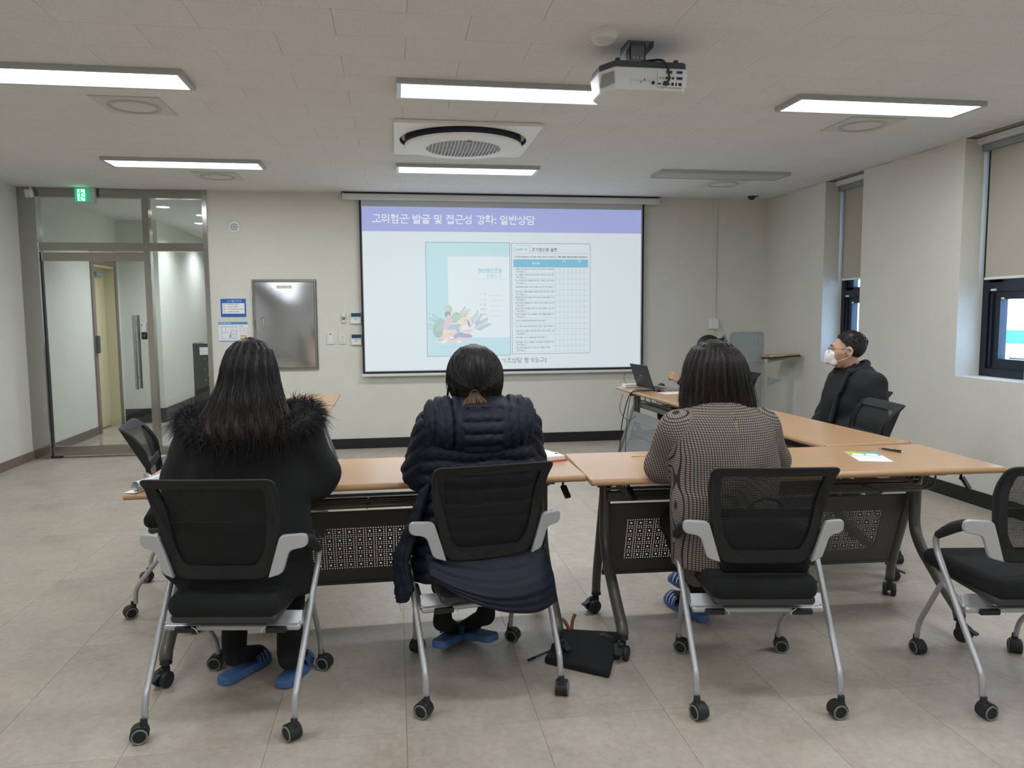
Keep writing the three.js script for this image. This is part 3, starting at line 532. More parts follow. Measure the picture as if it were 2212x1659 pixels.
// ---------------------------------------------------------------- projection screen with the slide thrown on it
const slide = canvas(2000, 1150, (x, W, Hh) => {
  const F = (c, a, b, w, h) => { x.fillStyle = c; x.fillRect(a * W, b * Hh, w * W, h * Hh); };
  F('#dfeaf0', 0, 0, 1, 1); F('#adb6e8', 0, 0, 1, 0.148);
  hangul(x, '고위험군 발굴 및 접근성 강화: 일반상담', 0.034 * W, 0.045 * Hh, 0.055 * Hh, 7, '#eef5fc', 0.0);
  // booklet cover
  F('#b5dfe9', 0.2165, 0.212, 0.298, 0.703); F('#e3eff4', 0.293, 0.298, 0.2215, 0.503);
  x.strokeStyle = '#7f9aa8'; x.lineWidth = 3; x.strokeRect(0.2165 * W, 0.212 * Hh, 0.298 * W, 0.703 * Hh);
  hangul(x, '청년정신건강', 0.4 * W, 0.372 * Hh, 0.0245 * Hh, 5, '#7dc2dd', 0.0); hangul(x, '선별도구', 0.429 * W, 0.404 * Hh, 0.0245 * Hh, 2.5, '#8fcbe0', 0.0);
  x.strokeStyle = '#bcd2db'; x.lineWidth = 2; ln(x, .37 * W, .437 * Hh, .502 * W, .437 * Hh);
  ['이  름', '나  이', '성  별', '연락처', '평가일'].forEach((s, i) => { hangul(x, s, .406 * W, (.524 + i * .0315) * Hh, .014 * Hh, 2, '#a5bcc8'); ln(x, .44 * W, (.54 + i * .0315) * Hh, .485 * W, (.54 + i * .0315) * Hh); });
  // seated figures among leaves
  const E = (c, a, b, rx, ry, r = 0) => { x.fillStyle = c; x.beginPath(); x.ellipse(a * W, b * Hh, rx * W, ry * Hh, r, 0, 7); x.fill(); };
  E('#efe3bd', 0.345, 0.70, 0.03, 0.065); E('#f0dfc6', 0.318, 0.765, 0.058, 0.05, -0.1); E('#f0c9c6', 0.318, 0.795, 0.055, 0.032, -0.08);
  const leaf = (a, b, L, ang, n, c) => { x.save(); x.translate(a * W, b * Hh); x.rotate(ang); x.strokeStyle = c; x.lineWidth = 3; ln(x, 0, 0, L, 0); for (let i = 2; i <= n; i++) for (const s of [-1, 1]) { x.fillStyle = c; x.beginPath(); x.ellipse(L * i / n + 6, s * (L * .16), L * .2 * (1.15 - i / n * .5), L * .035, s * .75, 0, 7); x.fill(); } x.restore(); };
  leaf(.275, .72, 95, -2.5, 6, '#93adb0'); leaf(.265, .75, 85, -2.85, 6, '#9fb6b4'); leaf(.33, .69, 92, -.95, 6, '#93adb0'); leaf(.372, .73, 105, -.95, 6, '#93a9b6'); leaf(.378, .75, 120, -.45, 7, '#8ea4b4');
  E('#9cbca9', .262, .725, .02, .045, .3); E('#8fb3a6', .255, .76, .017, .04, -.2); E('#9cbca9', .317, .675, .015, .035, .5); E('#b5cfae', .294, .622, .014, .026, -.4);
  x.strokeStyle = '#d9e8ef'; x.lineWidth = 2; for (let i = 0; i < 5; i++) { ln(x, (.247 + i * .006) * W, .76 * Hh, (.258 + i * .006) * W, .72 * Hh); ln(x, (.306 + i * .005) * W, .695 * Hh, (.315 + i * .004) * W, .66 * Hh); }
  E('#8d86b4', .291, .655, .011, .02); E('#e8c5c4', .293, .668, .006, .012); E('#e2bcd2', .292, .715, .016, .04, .35); E('#9fb7dc', .313, .733, .024, .015, -.3); E('#9fb7dc', .326, .755, .006, .026, -.2); E('#e8c5c4', .298, .71, .012, .006, .4);
  E('#8d86b4', .357, .715, .012, .03, -.5); E('#ecd0cf', .352, .706, .009, .018, -.3); E('#ecf0f0', .354, .745, .013, .03); E('#e8c5c4', .36, .757, .016, .008, -.1); E('#9296c8', .346, .787, .032, .014, .1); E('#9296c8', .322, .79, .024, .01, -.5); E('#f2f2f2', .304, .8, .009, .006, .2); E('#f2f2f2', .33, .825, .008, .008, -.4);
  E('#eef0ee', .268, .823, .017, .01, .15); E('#d8a9a2', .262, .815, .009, .007); E('#eef0ee', .283, .812, .007, .011);
  for (const [a, w] of [[.272, .02], [.315, .055], [.36, .05], [.43, .03]]) { x.strokeStyle = '#9db9c6'; x.lineWidth = 3; ln(x, a * W, .858 * Hh, (a + w) * W, .858 * Hh); } x.strokeStyle = '#8fb0be'; for (const a of [.31, .425]) { x.beginPath(); x.arc(a * W, .858 * Hh, 7, 0, 7); x.stroke(); }
  x.fillStyle = 'rgba(226,238,243,0.38)'; x.fillRect(.2175 * W, .2135 * Hh, .296 * W, .70 * Hh);
  // questionnaire page
  x.fillStyle = '#dfebf1'; x.fillRect(.521 * W, .215 * Hh, .288 * W, .692 * Hh); x.strokeStyle = '#8b98a3'; x.lineWidth = 3; x.strokeRect(.521 * W, .215 * Hh, .288 * W, .692 * Hh);
  x.strokeStyle = '#b6c8d2'; x.lineWidth = 3; x.beginPath(); x.moveTo(.592 * W, .229 * Hh); x.arcTo(.528 * W, .229 * Hh, .528 * W, .26 * Hh, 26); x.arcTo(.528 * W, .276 * Hh, .56 * W, .276 * Hh, 26); x.lineTo(.803 * W, .276 * Hh); x.stroke();
  x.fillStyle = '#7cc3dc'; x.font = 'bold 23px sans-serif'; x.fillText('CAPE-15', .534 * W, .261 * Hh); x.strokeStyle = '#9eb6c4'; ln(x, .587 * W, .235 * Hh, .587 * W, .272 * Hh); hangul(x, '조기정신증 설문', .594 * W, .2425 * Hh, .022 * Hh, 3.5, '#7d838a', 0.0);
  fitted(x, '각 문항에 대해 얼마나 자주 해당 사항을 경험하는지 응답하시고', .53 * W, .293 * Hh, .0115 * Hh, 1.8, '#8a949c', .155 * W); fitted(x, '해당 경험이 있을 경우 얼마나 힘드셨는지', .69 * W, .293 * Hh, .0115 * Hh, 2.2, '#7a848c', .108 * W);
  F('#86c4de', .527, .314, .274, .05); hangul(x, '질문내용', .594 * W, .333 * Hh, .012 * Hh, 2.4, '#dcecf4'); hangul(x, '빈도', .706 * W, .319 * Hh, .011 * Hh, 2, '#dcecf4'); hangul(x, '고통', .762 * W, .319 * Hh, .011 * Hh, 2, '#dcecf4');
  const Q = ['사람들이 당신에 대해 넌지시 말하거나 숨겨진 의미로 어떤 말을 하는', '어떤 사람들이 겉으로 보이는 것과 다른 것 같다는 느낌이 든 적이', '어떤 식으로든 당신이 괴롭힘을 당하고 있는 것 같다는 느낌이 든 적이', '당신을 둘러싼 음모가 있는 것 같은 느낌이 든 적이 있습니까', '당신의 외모 때문에 사람들이 당신을 이상하게 쳐다보는 것 같은', '컴퓨터와 같은 전자기기들이 당신의 생각하는 방식에 영향을 끼치는', '당신의 머릿속 생각들을 누군가 빼앗아 가고 있는 것처럼 느껴질 때가', '당신의 머릿속 생각들이 자신의 것이 아닌 것처럼 느껴질 때가', '당신의 생각들이 너무나 생생해서 다른 사람들이 들을까 봐', '당신의 생각을 메아리처럼 들어본 적이 있습니까', '어떤 기운이나 힘이 당신을 통제하는 것처럼 느껴질 때가 있습니까', '가족이나 친구 지인들이 똑같이 생긴 분신이 나타난 것처럼 느껴질', '혼자 있을 때 어떤 음성을 들은 적이 있습니까', '혼자 있을 때 어떤 사람들이 서로 말하는 것을 들은 적이', '다른 사람 눈에는 보이지 않는 어떤 사람이나 사물'];
  x.strokeStyle = '#a9cfdd'; x.lineWidth = 2;
  const y0 = .364, dy = .0353; for (let i = 1; i <= 15; i++) ln(x, .53 * W, (y0 + i * dy) * Hh, .8 * W, (y0 + i * dy) * Hh); for (let k = 0; k < 8; k++) ln(x, (.681 + k * .0151) * W, .33 * Hh, (.681 + k * .0151) * W, (y0 + 15 * dy) * Hh);
  Q.forEach((q, i) => { const one = q.endsWith('있습니까'); x.fillStyle = '#98a2aa'; fitted(x, q, .534 * W, (y0 + i * dy + (one ? .011 : .006)) * Hh, .0098 * Hh, 1.5, '#8f9aa3', Math.min(.142, q.length * .0046) * W); if (!one) fitted(x, '적이 있습니까', .538 * W, (y0 + i * dy + .021) * Hh, .0098 * Hh, 1.5, '#8f9aa3', .034 * W); });
  hangul(x, '[정신건강 기초상담 평가도구]', .392 * W, .931 * Hh, .033 * Hh, 4.5, '#9aa2a8', 0.0);
});
{
  const zs = -D + 0.06;
  const t = thing('projection_screen', 'pull-down projection screen with a Korean slide on it', 'screen', [1.23, 0.8, zs]);
  part(t, 'casing', [rbox(3.5, 0.068, 0.085, 0.02, 0, 1.935, 0), rbox(0.02, 0.075, 0.09, 0.01, -1.75, 1.935, 0), rbox(0.02, 0.075, 0.09, 0.01, 1.75, 1.935, 0)], mat.whitePlastic);
  part(t, 'ceiling_gap', [span(-1.77, 1.77, 1.97, 1.983, -0.03, 0.03)], mat.navyFrame);
  part(t, 'border', [span(-1.59, 1.59, 0.035, 1.91, -0.0015, 0.0)], M(0x1c222c, 0.7));
  part(t, 'fabric_sheet', [span(-1.568, 1.568, 0.055, 1.905, 0.0, 0.001)], M(0xbfc3c6, 0.8));
  const shine = new THREE.MeshPhysicalMaterial({ map: slide, color: 0x9a9a9a, roughness: 0.8, emissiveMap: slide, emissive: 0xffffff, emissiveIntensity: 0.7 });
  part(t, 'projected_picture', [new THREE.PlaneGeometry(3.115, 1.775).translate(-0.003, 0.95, 0.0025)], shine);
  part(t, 'weight_bar', [rbox(3.21, 0.03, 0.022, 0.008, 0, 0.015, 0)], mat.whitePlastic);
  const l = new THREE.RectAreaLight(0xdcebf4, 0.35, 3.1, 1.77); l.position.set(0, 0.95, 0.02); l.rotation.y = PI; t.add(l);
}

// ---------------------------------------------------------------- flip-top tables
// local: x along the table, +z the side people sit on
const perfAlpha = (n, m) => { // perforated sheet: fine dots on a grid, large dots in every 4 x 4 cell
  return (u, v) => { const gx = u * n * 4, gy = v * m * 4, ix = Math.floor(gx), iy = Math.floor(gy), fx = gx - ix - .5, fy = gy - iy - .5, cx = ix % 4, cy = iy % 4;
    if ((cx === 1 || cx === 2) && (cy === 1 || cy === 2)) { const X = gx - (ix - cx) - 2, Y = gy - (iy - cy) - 2; return [Math.hypot(X, Y) < 0.42 ? 0 : 1]; }
    return [Math.hypot(fx, fy) < 0.24 ? 0 : 1]; };
};
const perf = tex(2048, perfAlpha(14, 5), 0, false, 720);
const TBL_Y = 0.79;
function casterTwin(parent, x, z, a, m = mat.rubber) {
  const g = new THREE.Group(); g.name = 'caster'; g.position.set(x, 0, z); g.rotation.y = a; parent.add(g);
  part(g, 'stem', [cyl(0.02, 0.024, 0.03, 0, 0.1, 0), cyl(0.012, 0.012, 0.05, 0, 0.085, 0), rbox(0.028, 0.05, 0.05, 0.012, 0, 0.055, 0.012)], m);
  part(g, 'wheel', [at(lathe([[0, -0.012], [0.026, -0.012], [0.032, -0.008], [0.032, 0.008], [0.026, 0.012], [0, 0.012]], 28), 0.02, 0.032, 0.02, 0, 0, PI / 2), at(lathe([[0, -0.012], [0.026, -0.012], [0.032, -0.008], [0.032, 0.008], [0.026, 0.012], [0, 0.012]], 28), -0.02, 0.032, 0.02, 0, 0, PI / 2)], m);
  part(g, 'brake_lever', [rbox(0.03, 0.008, 0.04, 0.003, 0, 0.05, 0.06, 0.35)], m);
}
function table(label, [x, z], turn, L, Wd, o = {}) {
  const t = thing('flip_top_table', label, 'table', [x, 0, z], turn, 'wood-topped tables set in a U');
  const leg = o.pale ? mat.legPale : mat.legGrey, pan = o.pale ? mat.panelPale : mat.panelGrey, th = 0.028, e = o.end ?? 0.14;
  const topG = buv(rbox(L, th, Wd, 0.008, 0, TBL_Y - th / 2, 0, 0, 0, 0, 3), x * 0.37, z * 0.61);
  part(t, 'table_top', [topG], mat.wood);
  part(t, 'edge_band', [curve([[-L / 2 + 0.004, TBL_Y - th / 2, Wd / 2 - 0.004], [L / 2 - 0.004, TBL_Y - th / 2, Wd / 2 - 0.004]], 0.0135, 1, 12), curve([[-L / 2 + 0.004, TBL_Y - th / 2, -Wd / 2 + 0.004], [L / 2 - 0.004, TBL_Y - th / 2, -Wd / 2 + 0.004]], 0.0135, 1, 12)], mat.woodEdge);
  part(t, 'top_rail', [span(-L / 2 + e, L / 2 - e, TBL_Y - th - 0.022, TBL_Y - th, Wd * 0.22, Wd * 0.22 + 0.03), span(-L / 2 + e, L / 2 - e, TBL_Y - th - 0.03, TBL_Y - th, -Wd * 0.3, -Wd * 0.3 + 0.03)], leg);
  part(t, 'cross_beam', [rbox(L - 2 * e, 0.05, 0.035, 0.01, 0, 0.63, -0.06), rbox(L - 2 * e, 0.012, 0.02, 0.004, 0, 0.668, -0.05)], leg);
  const k = 0.6 / 0.58;
  for (const s of [-1, 1]) {
    const X = s * (L / 2 - e);
    part(t, 'leg', [bent([[X, TBL_Y - th, -0.085], [X, 0.42, -0.09], [X, 0.33, -0.03], [X, 0.2, 0.14], [X, 0.13, 0.245], [X, 0.1, 0.255]], 0.026, 0.06)], leg);
    part(t, 'leg', [bent([[X, 0.62, -0.11], [X, 0.3, -0.22], [X, 0.16, -0.262], [X, 0.1, -0.265]], 0.022, 0.05)], leg);
    part(t, 'head_bracket', [rbox(0.05, 0.05, 0.26, 0.008, X, TBL_Y - th - 0.025, -0.03), rbox(0.04, 0.09, 0.05, 0.01, X, 0.66, -0.1), cyl(0.006, 0.006, 0.07, X, 0.67, -0.09, 0, 0, PI / 2)], leg);
    casterTwin(t, X, 0.255, s * 0.5 + (o.spin ?? 0)); casterTwin(t, X, -0.265, s * 1.9 + 0.7);
    part(t, 'flip_lever', [at(rbox(0.034, 0.012, 0.062, 0.006, 0, 0, 0), X + 0.055, 0.695, Wd * 0.3, 0.95, 0.5), cyl(0.005, 0.005, 0.06, X + 0.048, 0.735, Wd * 0.3 - 0.02, 0.3)], mat.black);
  }
  // modesty panel: solid rim and perforated field, hung between the rear legs
  const PW = L - 2 * e - 0.05, PH = 0.4, fx0 = PW / 2 - 0.1, fy0 = 0.08, fy1 = 0.31, tilt = Math.atan2(0.13, 0.4);
  const rim = poly([[-PW / 2, 0], [PW / 2, 0], [PW / 2, PH], [-PW / 2, PH]], 0.008, 0.002, [[[-fx0, fy0], [-fx0, fy1], [fx0, fy1], [fx0, fy0]]], 1);
  const P = (g) => at(g, 0, 0.195, -0.252, tilt);
  part(t, 'modesty_panel', [P(rim), P(span(-PW / 2, PW / 2, -0.004, 0.01, -0.008, 0.008))], pan);
  const fld = new THREE.PlaneGeometry(fx0 * 2, fy1 - fy0).translate(0, (fy0 + fy1) / 2, 0);
  const rep = perf.clone(); rep.repeat.set((fx0 * 2) / 0.0465 / 14, 1); rep.needsUpdate = true;
  part(t, 'perforated_field', [P(fld)], new THREE.MeshPhysicalMaterial({ color: pan.color, roughness: 0.5, metalness: 0.2, alphaMap: rep, alphaTest: 0.5, side: THREE.DoubleSide }));
  // wire book shelf
  for (let i = 0; i < 5; i++) { const zz = 0.12 - i * 0.05, yy = 0.66 - i * 0.003; part(t, 'shelf_wire', [bent([[-L / 2 + e + 0.05, TBL_Y - th, zz], [-L / 2 + e + 0.05, yy, zz], [L / 2 - e - 0.05, yy, zz], [L / 2 - e - 0.05, TBL_Y - th, zz]], 0.005, 0.05, 6)], leg); }
  part(t, 'shelf_wire', [box(0.008, 0.008, 0.22, 0, 0.652, 0.02), box(0.008, 0.008, 0.22, -L / 4, 0.652, 0.02), box(0.008, 0.008, 0.22, L / 4, 0.652, 0.02)], leg);
  return t;
}
const T1 = table('long table between the women in black parka and navy coat', [-0.135, -3.35], 0, 1.845, 0.565, { end: 0.12 });
const T2 = table('long table in front of the woman in the checked jacket', [1.72, -3.235], -0.044, 1.85, 0.6, { end: 0.15 });
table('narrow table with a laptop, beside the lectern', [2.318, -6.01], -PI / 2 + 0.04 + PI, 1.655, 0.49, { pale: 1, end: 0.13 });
table('narrow table in front of the man with the mask', [2.382, -4.365], -PI / 2 + 0.04 + PI, 1.63, 0.49, { end: 0.13 });
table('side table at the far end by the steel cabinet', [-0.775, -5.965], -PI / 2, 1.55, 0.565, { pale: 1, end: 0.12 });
table('side table behind the woman in the fur-trimmed parka, beside an empty chair', [-0.785, -4.41], -PI / 2, 1.55, 0.565, { end: 0.12 });
// ---------------------------------------------------------------- nesting chairs
// local: sitter looks to -z; f = distance forward of the rear casters
const CZ = (f) => 0.28 - f;
const meshAlpha = tex(256, (u, v) => { const k = 12, row = Math.floor(v * k), x = ((u * k + (row & 1) * 0.5) % 1) - 0.5, y = ((v * k) % 1) - 0.5; return [Math.abs(x) + Math.abs(y) * 0.9 < 0.36 ? 0 : 1]; }, 0.05, false);
const chairMat = { mesh: new THREE.MeshPhysicalMaterial({ color: 0x141618, roughness: 0.8, alphaMap: meshAlpha, alphaTest: 0.5, side: THREE.DoubleSide }) };
const backZ = (y) => { // depth of the back at height y (curls backwards at the top)
  const t = (y - 0.55) / 0.36; return CZ(0.112 - 0.05 * t) + 0.055 * Math.pow(clamp(t - 0.62, 0, 1) / 0.38, 2);
};
const bow = (x) => -0.55 * x * x * 0.9 * -1;   // sides come forward
function bendBack(g, off = 0) {
  const p = g.attributes.position;
  for (let i = 0; i < p.count; i++) { const x = p.getX(i), y = p.getY(i); p.setZ(i, p.getZ(i) + backZ(y) - 0.5 * x * x * (y > 0.8 ? 1 - (y - 0.8) * 6 : 1) + off); }
  g.computeVertexNormals(); return g;
}
function hoodedCaster(parent, x, z, a) {
  const g = new THREE.Group(); g.name = 'caster'; g.position.set(x, 0, z); g.rotation.y = a; parent.add(g);
  const hood = new THREE.CylinderGeometry(0.031, 0.031, 0.042, 24, 1, false, -0.55, PI + 0.7); hood.rotateZ(PI / 2);
  part(g, 'hood', [at(hood, 0, 0.03, 0.014), cyl(0.011, 0.014, 0.03, 0, 0.066, 0), rbox(0.036, 0.02, 0.034, 0.008, 0, 0.05, 0.006)], mat.rubber);
  const w = part(g, 'wheel', [cyl(0.028, 0.028, 0.046, 0, 0.028, 0.014, 0, 0, PI / 2, 28)], mat.black);
  part(w, 'tyre', [at(new THREE.TorusGeometry(0.0245, 0.0035, 8, 28), 0.0235, 0.028, 0.014, 0, PI / 2), at(new THREE.TorusGeometry(0.0245, 0.0035, 8, 28), -0.0235, 0.028, 0.014, 0, PI / 2)], mat.greyRing);
}
function makeChair() {
  const t = new THREE.Group();
  // back frame and mesh
  const outer = rounded([[-0.228, 0.93, 0.03], [0.228, 0.93, 0.03], [0.222, 0.86, 0.05], [0.205, 0.72, 0.1], [0.19, 0.6, 0.08], [0.15, 0.545, 0.05], [-0.15, 0.545, 0.05], [-0.19, 0.6, 0.08], [-0.205, 0.72, 0.1], [-0.222, 0.86, 0.05]], 0.03, 6);
  const inner = rounded([[-0.19, 0.898, 0.02], [0.19, 0.898, 0.02], [0.172, 0.72, 0.1], [0.158, 0.645, 0.03], [0.128, 0.594, 0.02], [-0.128, 0.594, 0.02], [-0.158, 0.645, 0.03], [-0.172, 0.72, 0.1]], 0.02, 6);
  const fine = (L) => { const o = []; L.forEach((p, i) => { const q = L[(i + 1) % L.length], n = Math.max(1, Math.round(Math.hypot(q[0] - p[0], q[1] - p[1]) / 0.025)); for (let k = 0; k < n; k++) o.push([mix(p[0], q[0], k / n), mix(p[1], q[1], k / n)]); }); return o; };
  part(t, 'back_frame', [bendBack(poly(fine(outer), 0.022, 0.006, [fine(inner)], 2))], mat.blackSoft);
  const pg = new THREE.PlaneGeometry(2, 1, 14, 16), pp = pg.attributes.position, uv = pg.attributes.uv;
  for (let i = 0; i < pp.count; i++) { const v = pp.getY(i) + 0.5, y = mix(0.585, 0.906, v), w = y > 0.72 ? mix(0.176, 0.198, (y - 0.72) / 0.17) : y > 0.645 ? mix(0.163, 0.176, (y - 0.645) / 0.075) : mix(0.132, 0.163, (y - 0.585) / 0.06); pp.setXYZ(i, pp.getX(i) * w, y, 0); uv.setXY(i, pp.getX(i), y); }
  part(t, 'back_mesh', [bendBack(pg)], chairMat.mesh);
  part(t, 'lumbar_bar', [bendBack(box(0.33, 0.035, 0.008, 0, 0.735, -0.012).toNonIndexed())], mat.blackSoft);
  // seat
  const seat = rbox(0.47, 0.07, 0.45, 0.034, 0, 0, 0, 0, 0, 0, 5), sp = seat.attributes.position;
  for (let i = 0; i < sp.count; i++) { const x = sp.getX(i), z = sp.getZ(i); sp.setX(i, x * (1 - 0.2 * sstep(0.02, 0.25, z))); sp.setY(i, sp.getY(i) - 0.4 * Math.max(0, -z - 0.17) ** 1.2 + (sp.getY(i) > 0 ? 0.25 * x * x - 0.006 : 0)); } seat.computeVertexNormals();
  part(t, 'seat', [at(seat, 0, 0.45, CZ(0.295))], mat.fabric);
  part(t, 'seat_pan', [rbox(0.38, 0.035, 0.4, 0.016, 0, 0.406, CZ(0.29))], M(0x34373a, 0.6));
  // frame tubes
  for (const s of [-1, 1]) {
    part(t, 'rear_leg', [bent([[s * 0.262, 0.07, CZ(0.03)], [s * 0.262, 0.145, CZ(0.035)], [s * 0.275, 0.53, CZ(0.335)], [s * 0.283, 0.585, CZ(0.33)], [s * 0.285, 0.605, CZ(0.29)]], 0.0118, 0.03)], mat.silver);
    part(t, 'front_leg', [bent([[s * 0.215, 0.07, CZ(0.555)], [s * 0.217, 0.14, CZ(0.54)], [s * 0.245, 0.395, CZ(0.335)], [s * 0.245, 0.35, CZ(0.185)]], 0.0108, 0.03)], mat.silver);
    part(t, 'arm_pad', [sweep([V(s * 0.285, 0.595, CZ(0.31)), V(s * 0.286, 0.625, CZ(0.26)), V(s * 0.282, 0.655, CZ(0.21)), V(s * 0.276, 0.676, CZ(0.165)), V(s * 0.27, 0.682, CZ(0.15))], (q) => 0.0155 + 0.007 * Math.sin(q * PI * 0.9), 10)], mat.blackSoft);
    const br = rounded([[0.298, 0.706, 0.022], [0.212, 0.71, 0.018], [0.166, 0.556, 0.004], [0.212, 0.566, 0.016], [0.238, 0.65, 0.02], [0.298, 0.656, 0.022]], 0.01, 5).map(([x, y]) => [x * s, y]);
    const bg = poly(s > 0 ? br : br.reverse(), 0.02, 0.005); { const p = bg.attributes.position; for (let i = 0; i < p.count; i++) p.setZ(i, p.getZ(i) + backZ(Math.max(0.56, p.getY(i))) + 0.012 - 0.7 * (Math.abs(p.getX(i)) - 0.17) * (Math.abs(p.getX(i)) > 0.17 ? 0.6 : 0)); bg.computeVertexNormals(); }
    part(t, 'arm_bracket', [bg], mat.silverPlastic);
    part(t, 'rail_grip', [rbox(0.075, 0.022, 0.028, 0.004, s * 0.165, 0.341, CZ(0.165))], mat.black);
    part(t, 'seat_hinge', [rbox(0.018, 0.018, 0.012, 0.003, s * 0.14, 0.374, CZ(0.162)), curve([[s * 0.135, 0.36, CZ(0.14)], [s * 0.12, 0.35, CZ(0.14)], [s * 0.115, 0.335, CZ(0.145)]], 0.002, 6, 5)], mat.whitePlastic);
    hoodedCaster(t, s * 0.262, CZ(0.02), rndA()); hoodedCaster(t, s * 0.215, CZ(0.56), rndA());
  }
  part(t, 'cross_rail', [rbox(0.5, 0.024, 0.024, 0.01, 0, 0.345, CZ(0.175)), rbox(0.5, 0.05, 0.006, 0.002, 0, 0.373, CZ(0.195), -0.5)], mat.silver);
  return t;
}
let rq = 5; const rndA = () => { rq = (rq * 16807) % 2147483647; return (rq % 628) / 100; };
function chair(label, [x, z], turn) {       // x, z = middle between the rear casters; turn about y
  const t = makeChair(); t.name = numbered('nesting_chair');
  t.rotation.y = turn; const c = V(0, 0, -0.26).applyAxisAngle(V(0, 1, 0), turn); t.position.set(x + c.x, 0, z + c.z); scene.add(t);
  return tag(t, label, 'chair', 'black mesh nesting chairs on casters');
}
chair('black mesh chair under the woman in the fur-trimmed parka', [-0.634, -2.63], -0.163);
chair('black mesh chair under the woman in the navy quilted coat', [0.345, -2.70], 0.138);
chair('black mesh chair with a black bag, under the woman in the checked jacket', [1.318, -2.465], -0.163);
chair('empty black mesh chair at the free end of the table with the leaflet', [2.335, -2.29], -0.145);
chair('empty black mesh chair between the glass door and the side table', [-1.342, -4.095], -1.408);
chair('black mesh chair the man with the mask sits on', [3.3, -4.85], PI / 2 - 0.05);
chair('empty black mesh chair beside the man with the mask', [2.91, -4.17], PI / 2 - 0.12);
chair('black mesh chair of the presenter, in front of the grey lectern', [3.2, -6.55], PI / 2);
// ---------------------------------------------------------------- people: distance fields meshed with surface nets
const cap = (a, b, ra, rb = ra) => { const [ax, ay, az] = a, dx = b[0] - ax, dy = b[1] - ay, dz = b[2] - az, L = dx * dx + dy * dy + dz * dz || 1e-9; return (x, y, z) => { let t = ((x - ax) * dx + (y - ay) * dy + (z - az) * dz) / L; t = t < 0 ? 0 : t > 1 ? 1 : t; const px = x - ax - dx * t, py = y - ay - dy * t, pz = z - az - dz * t; return Math.sqrt(px * px + py * py + pz * pz) - (ra + (rb - ra) * t); }; };
const ell = (c, r, yaw = 0, pitch = 0) => { const [cx, cy, cz] = c, [rx, ry, rz] = r, cs = Math.cos(yaw), sn = Math.sin(yaw), cp = Math.cos(pitch), sp = Math.sin(pitch); return (x, y, z) => { x -= cx; y -= cy; z -= cz; let X = x * cs - z * sn, Z = x * sn + z * cs, Y = y; const Y2 = Y * cp + Z * sp; Z = -Y * sp + Z * cp; Y = Y2; const k0 = Math.sqrt((X / rx) ** 2 + (Y / ry) ** 2 + (Z / rz) ** 2), k1 = Math.sqrt((X / (rx * rx)) ** 2 + (Y / (ry * ry)) ** 2 + (Z / (rz * rz)) ** 2); return k1 < 1e-9 ? -Math.min(rx, ry, rz) : k0 * (k0 - 1) / k1; }; };
// stack of elliptic sections [y, cx, cz, halfWidth, halfDepth], bottom to top
const section = (S, y) => { let i = 0; while (i < S.length - 2 && y > S[i + 1][0]) i++; let t = clamp((y - S[i][0]) / (S[i + 1][0] - S[i][0]), 0, 1); const p0 = S[Math.max(i - 1, 0)], p1 = S[i], p2 = S[i + 1], p3 = S[Math.min(i + 2, S.length - 1)]; const o = []; for (let k = 1; k < 5; k++) { const m1 = (p2[k] - p0[k]) * 0.5, m2 = (p3[k] - p1[k]) * 0.5, t2 = t * t, t3 = t2 * t; o.push((2 * t3 - 3 * t2 + 1) * p1[k] + (t3 - 2 * t2 + t) * m1 + (-2 * t3 + 3 * t2) * p2[k] + (t3 - t2) * m2); } return o; };
const loft = (S, sq = 2) => { const y0 = S[0][0], y1 = S[S.length - 1][0]; const tab = [], N = 96; for (let i = 0; i <= N; i++) tab.push(section(S, mix(y0, y1, i / N))); return (x, y, z) => { const q = clamp((y - y0) / (y1 - y0), 0, 1) * N, i = Math.min(N - 1, Math.floor(q)), f = q - i, A = tab[i], B = tab[i + 1]; const a = A[2] + (B[2] - A[2]) * f, b = A[3] + (B[3] - A[3]) * f, X = (x - A[0] - (B[0] - A[0]) * f) / a, Z = (z - A[1] - (B[1] - A[1]) * f) / b; const k = sq === 2 ? Math.sqrt(X * X + Z * Z) : Math.pow(Math.pow(Math.abs(X), sq) + Math.pow(Math.abs(Z), sq), 1 / sq); const d = (k - 1) * Math.min(a, b), e = y < y0 ? y0 - y : y > y1 ? y - y1 : -Math.min(y - y0, y1 - y); return e > 0 ? (d > 0 ? Math.hypot(d, e) : e) : Math.max(d, e); }; };
const U = (k, ...f) => (x, y, z) => { let d = f[0](x, y, z); for (let i = 1; i < f.length; i++) { const e = f[i](x, y, z), h = k - Math.abs(d - e); d = Math.min(d, e) - (h > 0 ? h * h / (4 * k) : 0); } return d; };
const minus = (a, b) => (x, y, z) => Math.max(a(x, y, z), -b(x, y, z));
const both = (a, b) => (x, y, z) => Math.max(a(x, y, z), b(x, y, z));
